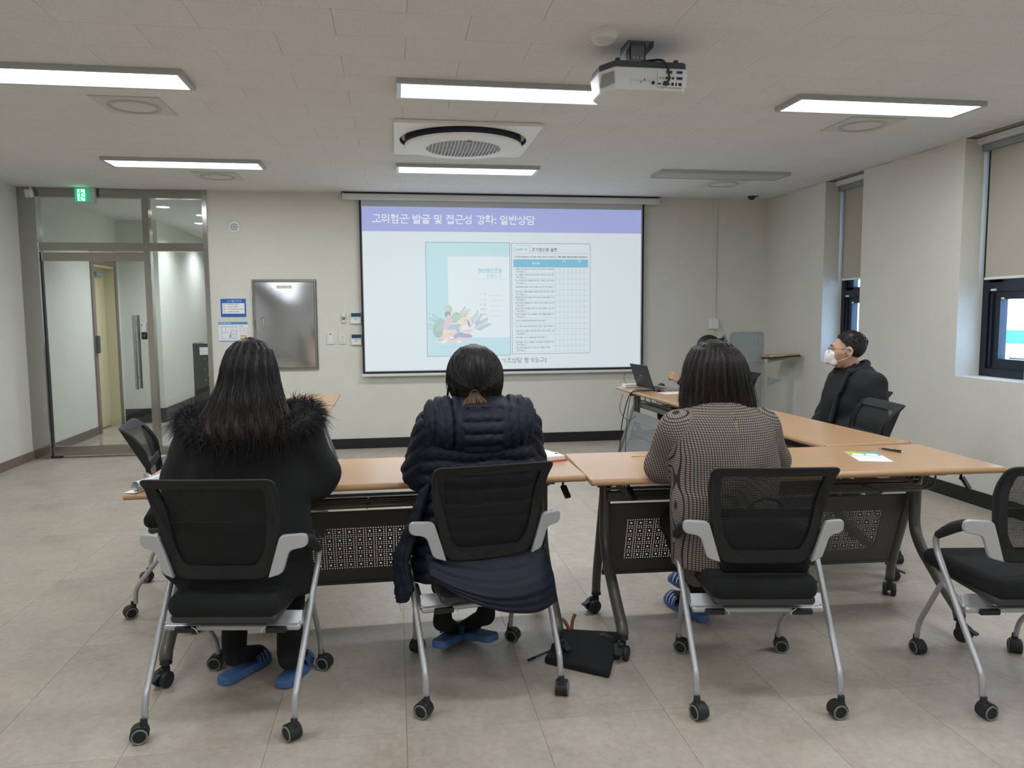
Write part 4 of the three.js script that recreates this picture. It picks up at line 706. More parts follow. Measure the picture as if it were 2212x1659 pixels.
function nets(f, lo, hi, h) {
  const n = [0, 1, 2].map((k) => Math.ceil((hi[k] - lo[k]) / h) + 2), [nx, ny, nz] = n, F = new Float32Array(nx * ny * nz), B = 6, I = (i, j, k) => (k * ny + j) * nx + i;
  for (let bz = 0; bz < nz; bz += B) for (let by = 0; by < ny; by += B) for (let bx = 0; bx < nx; bx += B) {
    const c = f(lo[0] + (bx + B / 2) * h, lo[1] + (by + B / 2) * h, lo[2] + (bz + B / 2) * h), far = Math.abs(c) > B * h * 1.45;
    for (let k = bz; k < Math.min(bz + B, nz); k++) for (let j = by; j < Math.min(by + B, ny); j++) for (let i = bx; i < Math.min(bx + B, nx); i++) F[I(i, j, k)] = far ? c : f(lo[0] + i * h, lo[1] + j * h, lo[2] + k * h);
  }
  const id = new Int32Array(F.length).fill(-1), P = [], idx = [];
  for (let k = 0; k < nz - 1; k++) for (let j = 0; j < ny - 1; j++) for (let i = 0; i < nx - 1; i++) {
    let m = 0; const v = []; for (let c = 0; c < 8; c++) { const q = F[I(i + (c & 1), j + (c >> 1 & 1), k + (c >> 2))]; v.push(q); if (q < 0) m |= 1 << c; }
    if (m === 0 || m === 255) continue;
    let x = 0, y = 0, z = 0, e = 0;
    for (let a = 0; a < 8; a++) for (let b = 0; b < 3; b++) { const c = a | 1 << b; if (c === a) continue; if ((v[a] < 0) === (v[c] < 0)) continue; const t = v[a] / (v[a] - v[c]); x += (a & 1) + (b === 0 ? t : 0); y += (a >> 1 & 1) + (b === 1 ? t : 0); z += (a >> 2) + (b === 2 ? t : 0); e++; }
    id[I(i, j, k)] = P.length / 3; P.push(lo[0] + (i + x / e) * h, lo[1] + (j + y / e) * h, lo[2] + (k + z / e) * h);
  }
  const quad = (a, b, c, d, s) => { if (a < 0 || b < 0 || c < 0 || d < 0) return; s ? idx.push(a, b, c, a, c, d) : idx.push(a, c, b, a, d, c); };
  for (let k = 1; k < nz - 1; k++) for (let j = 1; j < ny - 1; j++) for (let i = 1; i < nx - 1; i++) {
    const s = F[I(i, j, k)] < 0;
    if (s !== F[I(i + 1, j, k)] < 0) quad(id[I(i, j - 1, k - 1)], id[I(i, j, k - 1)], id[I(i, j, k)], id[I(i, j - 1, k)], s);
    if (s !== F[I(i, j + 1, k)] < 0) quad(id[I(i - 1, j, k - 1)], id[I(i - 1, j, k)], id[I(i, j, k)], id[I(i, j, k - 1)], s);
    if (s !== F[I(i, j, k + 1)] < 0) quad(id[I(i - 1, j - 1, k)], id[I(i, j - 1, k)], id[I(i, j, k)], id[I(i - 1, j, k)], s);
  }
  const g = new THREE.BufferGeometry(); g.setAttribute('position', new THREE.Float32BufferAttribute(P, 3)); g.setIndex(idx); g.computeVertexNormals();
  return g;
}
// uv and colours by a function of position
function dress(g, uvFn, colFn) {
  const p = g.attributes.position;
  if (uvFn) { const u = new Float32Array(p.count * 2); for (let i = 0; i < p.count; i++) { const q = uvFn(p.getX(i), p.getY(i), p.getZ(i)); u[i * 2] = q[0]; u[i * 2 + 1] = q[1]; } g.setAttribute('uv', new THREE.BufferAttribute(u, 2)); }
  if (colFn) { const c = new Float32Array(p.count * 3); for (let i = 0; i < p.count; i++) c.set(colFn(p.getX(i), p.getY(i), p.getZ(i)), i * 3); g.setAttribute('color', new THREE.BufferAttribute(c, 3)); }
  return g;
}
const add = (a, b, k = 1) => [a[0] + b[0] * k, a[1] + b[1] * k, a[2] + b[2] * k];
const lerp3 = (a, b, t) => [mix(a[0], b[0], t), mix(a[1], b[1], t), mix(a[2], b[2], t)];
const norm3 = (a) => { const l = Math.hypot(...a); return [a[0] / l, a[1] / l, a[2] / l]; };
const cross3 = (a, b) => [a[1] * b[2] - a[2] * b[1], a[2] * b[0] - a[0] * b[2], a[0] * b[1] - a[1] * b[0]];
const bounds = (list, pad) => [[0, 1, 2].map((k) => Math.min(...list.map((p) => p[k])) - pad), [0, 1, 2].map((k) => Math.max(...list.map((p) => p[k])) + pad)];
// head: c = middle of the skull, looks along -z turned by yaw about y, pitch < 0 looks down
function headField(c, yaw, pitch, k = 1) {
  const cs = Math.cos(yaw), sn = Math.sin(yaw), cp = Math.cos(pitch), sp = Math.sin(pitch);
  const L = (x, y, z) => { const Y = y * cp - z * sp, Z = y * sp + z * cp; return [c[0] + (x * cs + Z * sn) * k, c[1] + Y * k, c[2] + (-x * sn + Z * cs) * k]; };
  const parts = [ell(L(0, 0.025, 0.012), [0.076 * k, 0.085 * k, 0.094 * k], yaw), ell(L(0, -0.035, -0.028), [0.062 * k, 0.078 * k, 0.066 * k], yaw), cap(L(0, -0.09, -0.058), L(0, -0.098, -0.05), 0.024 * k),
    cap(L(-0.03, 0.012, -0.082), L(0.03, 0.012, -0.082), 0.013 * k), cap(L(-0.036, -0.04, -0.068), L(-0.05, -0.02, -0.045), 0.02 * k), cap(L(0.036, -0.04, -0.068), L(0.05, -0.02, -0.045), 0.02 * k)];
  const fine = [cap(L(0, 0.0, -0.09), L(0, -0.034, -0.108), 0.008 * k, 0.012 * k), cap(L(-0.012, -0.037, -0.096), L(0.012, -0.037, -0.096), 0.008 * k), cap(L(-0.018, -0.061, -0.088), L(0.018, -0.061, -0.088), 0.006 * k), cap(L(-0.016, -0.07, -0.086), L(0.016, -0.07, -0.086), 0.007 * k)];
  const base = U(0.03 * k, ...parts), eyes = U(0.01, ell(L(-0.031, -0.006, -0.097), [0.016 * k, 0.01 * k, 0.014 * k]), ell(L(0.031, -0.006, -0.097), [0.016 * k, 0.01 * k, 0.014 * k]));
  const ear = (s) => minus(ell(L(s * 0.078, -0.012, 0.012), [0.011 * k, 0.031 * k, 0.019 * k], yaw + s * 0.3), ell(L(s * 0.089, -0.01, 0.01), [0.007 * k, 0.018 * k, 0.01 * k], yaw));
  const f = U(0.01 * k, minus(U(0.012 * k, base, ...fine), eyes), ear(-1), ear(1));
  return { f, L, eyes: [L(-0.031, -0.006, -0.078), L(0.031, -0.006, -0.078)] };
}
// hand: wrist, direction of the fingers, direction of the back of the hand, curl 0..1, thumb side s
function handField(w, dir, back, curl, s, k = 1) {
  const d = norm3(dir), n0 = norm3(back), side = norm3(cross3(d, n0)), n = norm3(cross3(side, d)), P = (a, b, c) => add(add(add(w, d, a * k), side, b * s * k), n, c * k);
  const f = [cap(P(0.0, 0, 0), P(0.03, 0, 0), 0.022 * k), cap(P(0.035, -0.022, 0), P(0.082, -0.027, 0.002), 0.014 * k), cap(P(0.035, 0.018, 0), P(0.086, 0.026, 0.002), 0.015 * k), cap(P(0.035, 0, 0), P(0.088, 0, 0.003), 0.016 * k)], g = [];
  [[0.03, 0.088, 1], [0.01, 0.092, 1.1], [-0.01, 0.09, 1.02], [-0.029, 0.083, 0.84]].forEach(([b, a, q]) => {
    let p = P(a, b, 0.003), ang = curl * 1.1; const seg = [0.04, 0.026, 0.02];
    for (let i = 0; i < 3; i++) { const l = seg[i] * q, e = add(add(p, d, Math.cos(ang) * l * k), n, -Math.sin(ang) * l * k); g.push(cap(p, e, (0.0092 - i * 0.0007) * k, (0.0086 - i * 0.0008) * k)); p = e; ang += curl * 1.45; }
  });
  let p = P(0.022, 0.026, -0.006); const t1 = add(p, add(add([0, 0, 0], d, 0.75), side, 0.62 * s * (1 - curl * 0.6)), 0.038 * k), t2 = add(t1, add(add(add([0, 0, 0], d, 0.85), side, (0.2 - curl * 0.9) * s), n, -0.45 * curl), 0.03 * k);
  g.push(cap(p, t1, 0.012 * k, 0.0105 * k), cap(t1, t2, 0.0102 * k, 0.0085 * k));
  const palm = U(0.012, ...f); return (x, y, z) => { let v = palm(x, y, z), m = 1e9; for (const q of g) m = Math.min(m, q(x, y, z)); const hh = 0.006 - Math.abs(v - m); return Math.min(v, m) - (hh > 0 ? hh * hh / 0.024 : 0); };
}
const SKIN = [0.52, 0.31, 0.215];
const skinMat = new THREE.MeshPhysicalMaterial({ color: new THREE.Color().setRGB(...SKIN), roughness: 0.55 }), eyeMat = M(0xe8e4de, 0.2), irisMat = M(0x1a1310, 0.15);
// one continuous body from joints; J: head, yaw, pitch, neck, torso sections, sh, el, wr, hip, kn, an, toe (left, right pairs)
function body(t, J, k = 1) {
  const hd = headField(J.head, J.yaw, J.pitch, k), q = J;
  const limbs = [];
  for (const i of [0, 1]) {
    limbs.push(cap(q.sh[i], q.el[i], 0.042 * k, 0.034 * k), cap(q.el[i], q.wr[i], 0.035 * k, 0.025 * k), cap(q.hip[i], q.kn[i], 0.07 * k, 0.05 * k), cap(q.kn[i], lerp3(q.kn[i], q.an[i], 0.35), 0.046 * k, 0.048 * k), cap(lerp3(q.kn[i], q.an[i], 0.35), q.an[i], 0.048 * k, 0.03 * k), cap(q.an[i], q.toe[i], 0.03 * k, 0.022 * k));
  }
  const neck = cap(hd.L(0, -0.06, 0.015), q.neck, 0.048 * k, 0.056 * k), main = U(0.03, loft(q.torso.map(([y, x, z, a, b]) => [y, x, z, a * 0.86, b * 0.84])), ...limbs, neck);
  const all = [...q.sh, ...q.el, ...q.wr, ...q.hip, ...q.kn, ...q.an, ...q.toe, q.neck], [lo, hi] = bounds([...all, ...q.torso.map(([y, x, z]) => [x - 0.1, y, z]), ...q.torso.map(([y, x, z]) => [x + 0.1, y, z])], 0.1);
  const gs = [nets(main, lo, hi, 0.013)];
  const hf = U(0.02, hd.f, neck), hc = J.head;
  gs.push(nets(both(hf, (x, y, z) => q.neck[1] + 0.0 - y), add(hc, [-0.15 * k, -0.24 * k, -0.15 * k]), add(hc, [0.15 * k, 0.14 * k, 0.15 * k]), J.hcell ?? 0.005));
  for (const i of [0, 1]) { const h = q.hand?.[i] ?? [norm3(add(q.wr[i], q.el[i], -1)), [0, 1, 0], 0.35]; gs.push(nets(handField(q.wr[i], h[0], h[1], h[2], i ? -1 : 1, k), add(q.wr[i], [-0.2, -0.2, -0.2]), add(q.wr[i], [0.2, 0.2, 0.2]), 0.004)); }
  const b = part(t, 'body', gs, skinMat);
  for (const e of hd.eyes) { const o = part(t, 'eye', [ball(0.0125 * k, ...e)], eyeMat); part(o, 'iris', [ball(0.006 * k, ...lerp3(e, add(e, add(hd.L(0, 0, -1), hd.L(0, 0, 0), -1), 1), 0.0085))], irisMat); }
  return hd;
}
// strands that run down over a stack of hair sections
function strands(S, n, o = {}) {
  const g = [], y0 = S[0][0], y1 = S[S.length - 1][0];
  for (let i = 0; i < n; i++) {
    const th = rnd(o.t0 ?? 0, o.t1 ?? 2 * PI), top = mix(y1, y0, rnd(0.02, 0.45)), end = mix(y1, y0, rnd(0.75, 1.0)) - rnd(0, o.over ?? 0.02), P = [], ph = rnd(6), am = rnd(0.02, o.wave ?? 0.09), r = rnd(0.0009, 0.0022), lift = rnd(0.0, 0.004) + (rnd() < (o.fly ?? 0.05) ? rnd(0.004, 0.014) : 0);
    for (let j = 0; j <= 9; j++) { const t = j / 9, y = mix(top, end, t), c = section(S, clamp(y, y0, y1)), a = th + am * Math.sin(ph + t * 4); P.push(V(c[0] + Math.cos(a) * (c[2] + lift * t), y, c[1] + Math.sin(a) * (c[3] + lift * t))); }
    g.push(sweep(P, (t) => r * (1 - 0.7 * t), 3, false));
  }
  return g;
}
const hairWave = (f, S, amp, fr) => (x, y, z) => { const d = f(x, y, z); if (d > 0.03 || d < -0.03) return d; const c = section(S, clamp(y, S[0][0], S[S.length - 1][0])), a = Math.atan2((z - c[1]) / c[3], (x - c[0]) / c[2]); return d + amp * (Math.sin(a * fr + 3 * Math.sin(y * 14)) + 0.6 * Math.sin(a * fr * 2.3 + y * 30)); };
const hairMat = new THREE.MeshPhysicalMaterial({ color: 0xffffff, vertexColors: true, roughness: 0.5, specularIntensity: 0.6 });
function slipper(t, heel, toe, y = 0, tip = 0) {       // blue slide sandal with three white stripes
  const dx = toe[0] - heel[0], dz = toe[1] - heel[1], L = Math.hypot(dx, dz), a = Math.atan2(-dx, -dz), g = new THREE.Group(); g.name = 'slipper'; g.position.set(heel[0], y, heel[1]); g.rotation.order = 'YXZ'; g.rotation.y = a; g.rotation.x = tip; t.add(g);
  const out = rounded([[-0.036, 0], [0.036, 0], [0.042, 0.1], [0.05, 0.19], [0.03, 0.262], [-0.026, 0.262], [-0.045, 0.19], [-0.038, 0.1]], 0.03, 5).map(([x, q]) => [x, q * L / 0.262]);
  const sole = poly(out, 0.034, 0.008); sole.rotateX(-PI / 2); sole.translate(0, 0.017, 0);
  part(g, 'sole', [sole], M(0x4a6c9c, 0.75));
  const strapG = (r, z0, z1) => { const c = new THREE.CylinderGeometry(r, r * 1.08, z1 - z0, 20, 1, true, -PI / 2, PI); c.rotateX(-PI / 2); c.scale(1, 0.95, 1); c.translate(0, 0.028, -(z0 + z1) / 2); return c; };
  const st = part(g, 'strap', [strapG(0.047, L * 0.56, L * 0.86)], M(0x3e5d8c, 0.7, 0, { side: THREE.DoubleSide }));
  for (let i = 0; i < 3; i++) part(st, 'stripe', [strapG(0.0495, L * (0.61 + i * 0.075), L * (0.64 + i * 0.075))], M(0xb4c2d8, 0.7, 0, { side: THREE.DoubleSide }));
  return g;
}
const settle = (t, b) => { t.position.set(b[0], 0, b[1]); for (const c of t.children) { c.position.x -= b[0]; c.position.z -= b[1]; } };
const armsOf = (J, r) => [0, 1].flatMap((i) => [cap(J.sh[i], J.el[i], r[0], r[1]), cap(J.el[i], lerp3(J.el[i], J.wr[i], 0.94), r[1], r[2])]);
const legsOf = (J, r, end = 0.95) => U(0.03, ...[0, 1].flatMap((i) => [cap(J.hip[i], J.kn[i], r[0], r[1]), cap(J.kn[i], lerp3(J.kn[i], J.an[i], end), r[1], r[2])]));
const boxOf = (J, pad) => bounds([...J.sh, ...J.el, ...J.wr, ...J.torso.flatMap(([y, x, z, a, b]) => [[x - a, y, z - b], [x + a, y, z + b]])], pad);
const sock = M(0x0d0e10, 0.9), trouser = M(0x0b0c0e, 0.95, 0, { bumpMap: weaveBump, bumpScale: 0.0003 });
function trousers(t, J, r, m = trouser, end) { const f = legsOf(J, r, end), [lo, hi] = bounds([...J.hip, ...J.kn, ...J.an], r[0] + 0.02); part(t, 'trousers', [dress(nets(U(0.04, f, cap(J.hip[0], J.hip[1], r[0] * 1.08)), lo, hi, 0.011), (x, y, z) => [x + z, y])], m); }
function socks(t, J) { for (const i of [0, 1]) { const f = U(0.02, cap(lerp3(J.kn[i], J.an[i], 0.55), J.an[i], 0.043, 0.037), cap(J.an[i], J.toe[i], 0.037, 0.03)), [lo, hi] = bounds([lerp3(J.kn[i], J.an[i], 0.55), J.an[i], J.toe[i]], 0.06); part(t, 'sock', [nets(f, lo, hi, 0.008)], sock); } }
const brownTip = (y0, y1, dark = [0.012, 0.009, 0.008], tip = [0.09, 0.05, 0.03]) => (x, y, z) => { const k = clamp((y1 - y) / (y1 - y0), 0, 1) ** 1.5 * (0.55 + 0.45 * Math.sin(x * 160 + z * 90)); return lerp3(dark, tip, clamp(k, 0, 1)); };
function hairOf(t, f, S, box, cell, colFn, st, more = []) {
  const sh = strands(S, st.n, st).map((g) => dress(g, null, colFn));
  part(t, 'hair', [dress(nets(f, box[0], box[1], cell), null, colFn), ...sh, ...more.map((g) => dress(g, null, colFn))], hairMat);
}

{ // ---- woman with long hair, black parka with a fur-trimmed hood
  const t = thing('person', 'woman with long dark hair in a black parka with fur-trimmed hood, seen from behind', 'person');
  const J = { head: [-0.553, 1.262, -3.02], yaw: 0.05, pitch: -0.2, neck: [-0.55, 1.1, -2.97],
    torso: [[0.49, -0.575, -2.91, 0.2, 0.12], [0.6, -0.57, -2.91, 0.19, 0.12], [0.78, -0.558, -2.92, 0.17, 0.115], [0.95, -0.552, -2.935, 0.19, 0.12], [1.06, -0.55, -2.95, 0.17, 0.1], [1.13, -0.55, -2.97, 0.08, 0.07]],
    sh: [[-0.735, 1.02, -2.95], [-0.37, 1.02, -2.95]], el: [[-0.8, 0.85, -2.99], [-0.318, 0.85, -2.995]], wr: [[-0.67, 0.845, -3.24], [-0.43, 0.845, -3.26]],
    hip: [[-0.665, 0.55, -2.885], [-0.49, 0.55, -2.885]], kn: [[-0.68, 0.53, -3.27], [-0.45, 0.53, -3.27]], an: [[-0.675, 0.1, -3.09], [-0.45, 0.1, -3.02]], toe: [[-0.6, 0.055, -3.21], [-0.415, 0.055, -3.15]] };
  const hd = body(t, J);
  trousers(t, J, [0.085, 0.066, 0.048]); socks(t, J);
  const coat = U(0.05, loft([[0.43, -0.575, -2.89, 0.245, 0.14], [0.55, -0.573, -2.895, 0.245, 0.14], [0.7, -0.565, -2.905, 0.235, 0.14], [0.85, -0.558, -2.92, 0.225, 0.14], [0.98, -0.552, -2.93, 0.225, 0.15], [1.06, -0.55, -2.95, 0.195, 0.12], [1.13, -0.55, -2.97, 0.1, 0.085]]), ...armsOf(J, [0.092, 0.082, 0.058]), cap([-0.84, 0.74, -2.93], [-0.82, 0.55, -2.9], 0.05, 0.06), ell([-0.55, 1.03, -2.85], [0.2, 0.1, 0.075]));
  const fold = (x, y, z) => coat(x, y, z) + 0.0045 * Math.sin(y * 34 + x * 9 + 2 * Math.sin(x * 21)) * Math.sin(x * 17 + z * 13);
  const jk = part(t, 'parka', [dress(nets(fold, [-0.98, 0.4, -3.4], [-0.16, 1.2, -2.66], 0.0105), (x, y, z) => [x, y])], M(0x0c0e11, 0.9, 0, { bumpMap: weaveBump, bumpScale: 0.0003 }));
  // fur band round the hood
  const C = new THREE.CatmullRomCurve3(pts([[-0.68, 1.11, -3.0], [-0.76, 1.095, -2.93], [-0.75, 1.065, -2.87], [-0.66, 1.04, -2.82], [-0.54, 1.03, -2.8], [-0.42, 1.045, -2.815], [-0.34, 1.075, -2.865], [-0.322, 1.105, -2.935], [-0.41, 1.12, -3.0]]));
  const fur = [sweep(C.getPoints(40), (q) => 0.036 + 0.01 * Math.sin(q * PI), 10)];
  for (let i = 0; i < 4800; i++) {
    const q = rnd(0.0, 1), p = C.getPoint(q), T = C.getTangent(q), a = rnd(2 * PI), n = V(rnd(-1, 1), rnd(-1, 1), rnd(-1, 1)).cross(T).normalize(), L = rnd(0.02, 0.05) + (rnd() < 0.06 ? 0.025 : 0), r0 = 0.033 + 0.01 * Math.sin(q * PI);
    const d = n.clone().addScaledVector(T, rnd(-0.5, 0.5)).add(V(0, -0.45, 0)).normalize(), b = p.clone().addScaledVector(n, r0), m = b.clone().addScaledVector(d, L * 0.55), e = m.clone().addScaledVector(d, L * 0.5).add(V(rnd(-0.01, 0.01), -L * 0.22, rnd(-0.01, 0.01)));
    fur.push(sweep([b, m, e], (k) => 0.0014 * (1 - k * 0.92), 3, false));
  }
  part(jk, 'fur_trim', fur, M(0x0e0f13, 0.7));
  const S = [[1.035, -0.54, -2.785, 0.15, 0.04], [1.065, -0.543, -2.81, 0.165, 0.065], [1.1, -0.547, -2.855, 0.16, 0.09], [1.15, -0.55, -2.93, 0.135, 0.105], [1.22, -0.551, -2.985, 0.112, 0.118], [1.29, -0.552, -3.0, 0.1, 0.116], [1.345, -0.552, -3.005, 0.08, 0.096], [1.375, -0.552, -3.005, 0.05, 0.06], [1.388, -0.552, -3.005, 0.015, 0.02]];
  const face = ell(hd.L(0, -0.035, -0.115), [0.06, 0.085, 0.075], J.yaw);
  hairOf(t, minus(hairWave(loft(S), S, 0.0034, 17), face), S, [[-0.75, 0.95, -3.15], [-0.34, 1.42, -2.72]], 0.0065, brownTip(0.98, 1.2, [0.008, 0.006, 0.0055], [0.045, 0.026, 0.017]), { n: 700, t0: 0.1, t1: PI - 0.1, over: 0.07, fly: 0.22, wave: 0.13 });
  slipper(t, [-0.716, -3.037], [-0.57, -3.264], 0.001); slipper(t, [-0.473, -2.965], [-0.399, -3.208], 0.001);
  settle(t, [-0.57, -2.87]);
}
{ // ---- woman with a ponytail, navy quilted coat
  const t = thing('person', 'woman with a brown ponytail in a long navy quilted coat, seen from behind', 'person');
  const J = { head: [0.315, 1.222, -3.05], yaw: -0.08, pitch: -0.32, neck: [0.318, 1.08, -2.99],
    torso: [[0.49, 0.315, -2.95, 0.19, 0.11], [0.6, 0.315, -2.95, 0.18, 0.11], [0.78, 0.318, -2.95, 0.16, 0.11], [0.95, 0.318, -2.955, 0.18, 0.12], [1.04, 0.318, -2.97, 0.165, 0.1], [1.11, 0.318, -2.99, 0.08, 0.07]],
    sh: [[0.15, 1.02, -2.96], [0.485, 1.02, -2.96]], el: [[0.1, 0.845, -3.03], [0.52, 0.85, -3.02]], wr: [[0.22, 0.845, -3.28], [0.44, 0.845, -3.28]],
    hip: [[0.235, 0.55, -2.93], [0.4, 0.55, -2.93]], kn: [[0.21, 0.53, -3.29], [0.42, 0.53, -3.27]], an: [[0.175, 0.15, -3.17], [0.365, 0.155, -3.19]], toe: [[0.23, 0.065, -3.29], [0.285, 0.065, -3.3]] };
  const hd = body(t, J, 1.04);
  trousers(t, J, [0.085, 0.068, 0.058], trouser, 0.62); socks(t, J);
  const navy = M(0x141827, 0.6, 0, { specularIntensity: 0.5 });
  const core = U(0.04, loft([[0.44, 0.315, -2.94, 0.25, 0.13], [0.58, 0.315, -2.945, 0.235, 0.125], [0.75, 0.316, -2.945, 0.208, 0.125], [0.9, 0.317, -2.95, 0.212, 0.14], [1.0, 0.318, -2.96, 0.2, 0.14], [1.06, 0.318, -2.975, 0.17, 0.115], [1.12, 0.318, -2.99, 0.1, 0.085]]));
  const arms = U(0.03, ...armsOf(J, [0.08, 0.072, 0.055]));
  const q = (d, s, per, amp) => d - amp * Math.pow(Math.abs(Math.sin(PI * s / per)), 0.42);
  const coat = (x, y, z) => {
    const a = core(x, y, z), b = arms(x, y, z); if (Math.min(a, b) > 0.06) return Math.min(a, b) - 0.01;
    const sb = x < 0.318 ? (x * -0.45 + y * 0.9) : (x * 0.45 + y * 0.9), A = q(a, y + 0.05 * (x - 0.318) ** 2 * 4 + 0.004 * Math.sin(x * 30), 0.054, 0.016), B = q(b, sb - z * 0.35, 0.05, 0.012), h = 0.02 - Math.abs(A - B);
    return Math.min(A, B) - (h > 0 ? h * h / 0.08 : 0) + 0.0012 * Math.sin(x * 160 + 3 * Math.sin(y * 90));
  };
  const jk = part(t, 'quilted_coat', [nets(coat, [-0.02, 0.4, -3.36], [0.66, 1.18, -2.68], 0.0072)], navy);
  // hood lying on the back
  const hoodF = U(0.055, ell([0.318, 1.045, -2.885], [0.195, 0.085, 0.085]), ell([0.318, 0.995, -2.855], [0.115, 0.07, 0.055]), cap([0.15, 1.09, -2.93], [0.19, 1.03, -2.87], 0.045), cap([0.486, 1.09, -2.93], [0.446, 1.03, -2.87], 0.045), cap([0.2, 1.085, -2.965], [0.436, 1.085, -2.965], 0.05));
  const hood = (x, y, z) => { const d = hoodF(x, y, z); if (d > 0.05) return d - 0.01; const u = x - 0.318, mid = Math.abs(u) < 0.075; return q(d, mid ? y - 0.01 : u, mid ? 0.046 : 0.036, 0.013) + 0.001 * Math.sin(y * 170 + 3 * Math.sin(x * 80)); };
  part(jk, 'hood', [nets(hood, [0.08, 0.9, -3.07], [0.56, 1.19, -2.76], 0.0065)], navy);
  // skirts of the coat: quilted sheets that hang past the seat
  const sheetQ = (rows, th, n, amp) => { // rows: polylines from top to hem, each a list of points
    const A = rows.map((r) => new THREE.CatmullRomCurve3(pts(r))), NU = 36, NV = 14 * (rows.length - 1), pos = [], idx = [], grid = [];
    for (let v = 0; v <= NV; v++) { const f = v / NV * (rows.length - 1), i = Math.min(rows.length - 2, Math.floor(f)); for (let u = 0; u <= NU; u++) grid.push(A[i].getPoint(u / NU).lerp(A[i + 1].getPoint(u / NU), f - i)); }
    const nor = (u, v) => { const P = (a, b) => grid[clamp(b, 0, NV) * (NU + 1) + clamp(a, 0, NU)]; return P(u + 1, v).clone().sub(P(u - 1, v)).cross(P(u, v + 1).clone().sub(P(u, v - 1))).normalize(); };
    for (const s of [1, -1]) for (let v = 0; v <= NV; v++) for (let u = 0; u <= NU; u++) { const e = Math.min(1, u / 2, (NU - u) / 2, v / 1.5, (NV - v) / 1.5), p = grid[v * (NU + 1) + u], k = nor(u, v), h = s * (th * e + amp * e * Math.sqrt(Math.abs(Math.sin(PI * v / NV * n)))) + 0.0012 * Math.sin(u * 0.9 + v * 0.25); pos.push(p.x + k.x * h, p.y + k.y * h, p.z + k.z * h); }
    const o = (NU + 1) * (NV + 1); for (let v = 0; v < NV; v++) for (let u = 0; u < NU; u++) { const a = v * (NU + 1) + u, b = a + 1, c = a + NU + 1, d = c + 1; idx.push(a, b, c, b, d, c, o + a, o + c, o + b, o + b, o + c, o + d); }
    const g = new THREE.BufferGeometry(); g.setAttribute('position', new THREE.Float32BufferAttribute(pos, 3)); g.setIndex(idx); return (() => { const m = mergeVertices(g, 1e-5); m.computeVertexNormals(); return m; })();
  };
  part(jk, 'coat_skirt', [sheetQ([[[0.09, 0.58, -2.81], [0.2, 0.555, -2.81], [0.36, 0.55, -2.81], [0.48, 0.56, -2.82], [0.55, 0.6, -2.87]], [[0.1, 0.52, -2.73], [0.22, 0.47, -2.7], [0.37, 0.44, -2.685], [0.5, 0.455, -2.70], [0.585, 0.47, -2.79]], [[0.115, 0.5, -2.72], [0.23, 0.43, -2.69], [0.37, 0.375, -2.68], [0.505, 0.36, -2.69], [0.6, 0.37, -2.77]]], 0.006, 6, 0.008),
    sheetQ([[[0.12, 0.83, -2.87], [0.1, 0.8, -2.92], [0.11, 0.78, -2.99]], [[0.07, 0.68, -2.86], [0.045, 0.66, -2.93], [0.06, 0.64, -3.0]], [[0.03, 0.53, -2.83], [-0.02, 0.53, -2.9], [0.03, 0.52, -2.97]], [[0.05, 0.43, -2.81], [-0.01, 0.40, -2.87], [0.03, 0.42, -2.93]], [[0.02, 0.375, -2.83], [-0.005, 0.365, -2.86], [0.02, 0.375, -2.89]]], 0.008, 10, 0.007)], navy);
  part(jk, 'zip_pull', [box(0.008, 0.03, 0.004, -0.003, 0.345, -2.86, 0, 0, 0.2), cyl(0.004, 0.004, 0.012, -0.003, 0.367, -2.86)], mat.chrome);
  // hair drawn back into a short tail
  const S = [[1.1, 0.315, -3.02, 0.07, 0.06], [1.15, 0.315, -3.025, 0.098, 0.095], [1.2, 0.314, -3.03, 0.112, 0.118], [1.26, 0.313, -3.035, 0.11, 0.12], [1.31, 0.312, -3.04, 0.086, 0.098], [1.34, 0.31, -3.04, 0.05, 0.06], [1.352, 0.31, -3.04, 0.015, 0.02]];
  const face = ell(hd.L(0, -0.05, -0.115), [0.064, 0.095, 0.078], J.yaw, -J.pitch);
  const cf = (x, y, z) => { const k = clamp((1.175 - y) / 0.06, 0, 1) * clamp((z + 2.96) / 0.03, 0, 1), w = 0.5 + 0.5 * Math.sin(x * 210); return lerp3([0.013, 0.011, 0.012], [0.19, 0.085, 0.032], clamp(k * (0.75 + 0.25 * w) + (y < 1.24 ? 0.1 * w * clamp((1.24 - y) / 0.1, 0, 1) : 0), 0, 1)); };
  const tie = [0.297, 1.166, -2.9], tail = [];
  for (let i = 0; i < 260; i++) { const a = rnd(-1, 1), d = rnd(-1, 1), P = [V(tie[0] + a * 0.012, tie[1] + d * 0.008, tie[2])]; P.push(V(tie[0] + a * 0.034, tie[1] - 0.018, tie[2] + 0.035 + d * 0.012)); P.push(V(tie[0] + a * 0.09 + rnd(-0.008, 0.008), tie[1] - 0.07 - rnd(0.018), tie[2] + 0.045 + d * 0.016)); tail.push(sweep(P, (k) => 0.0042 * (1 - k * 0.5), 4, false)); }
  for (let i = 0; i < 150; i++) { const a = rnd(0.25, PI - 0.25), y = rnd(1.2, 1.32), P = []; for (let j = 0; j <= 8; j++) { const k = j / 8, yy = mix(y, tie[1], k), c = section(S, yy), an = mix(a, PI / 2, k ** 1.6); P.push(V(c[0] + Math.cos(an) * (c[2] + 0.002), yy, c[1] + Math.sin(an) * (c[3] + 0.002))); } tail.push(sweep(P, 0.0018, 3, false)); }
  for (let i = 0; i < 26; i++) { const s = rnd() < 0.45 ? -1 : 1, P = []; for (let j = 0; j <= 6; j++) { const k = j / 6; P.push(V(0.313 + s * (0.098 + 0.016 * k + rnd(-0.003, 0.003)), 1.22 - k * rnd(0.09, 0.12), -3.06 + rnd(-0.008, 0.008))); } tail.push(sweep(P, 0.0016, 3, false)); }
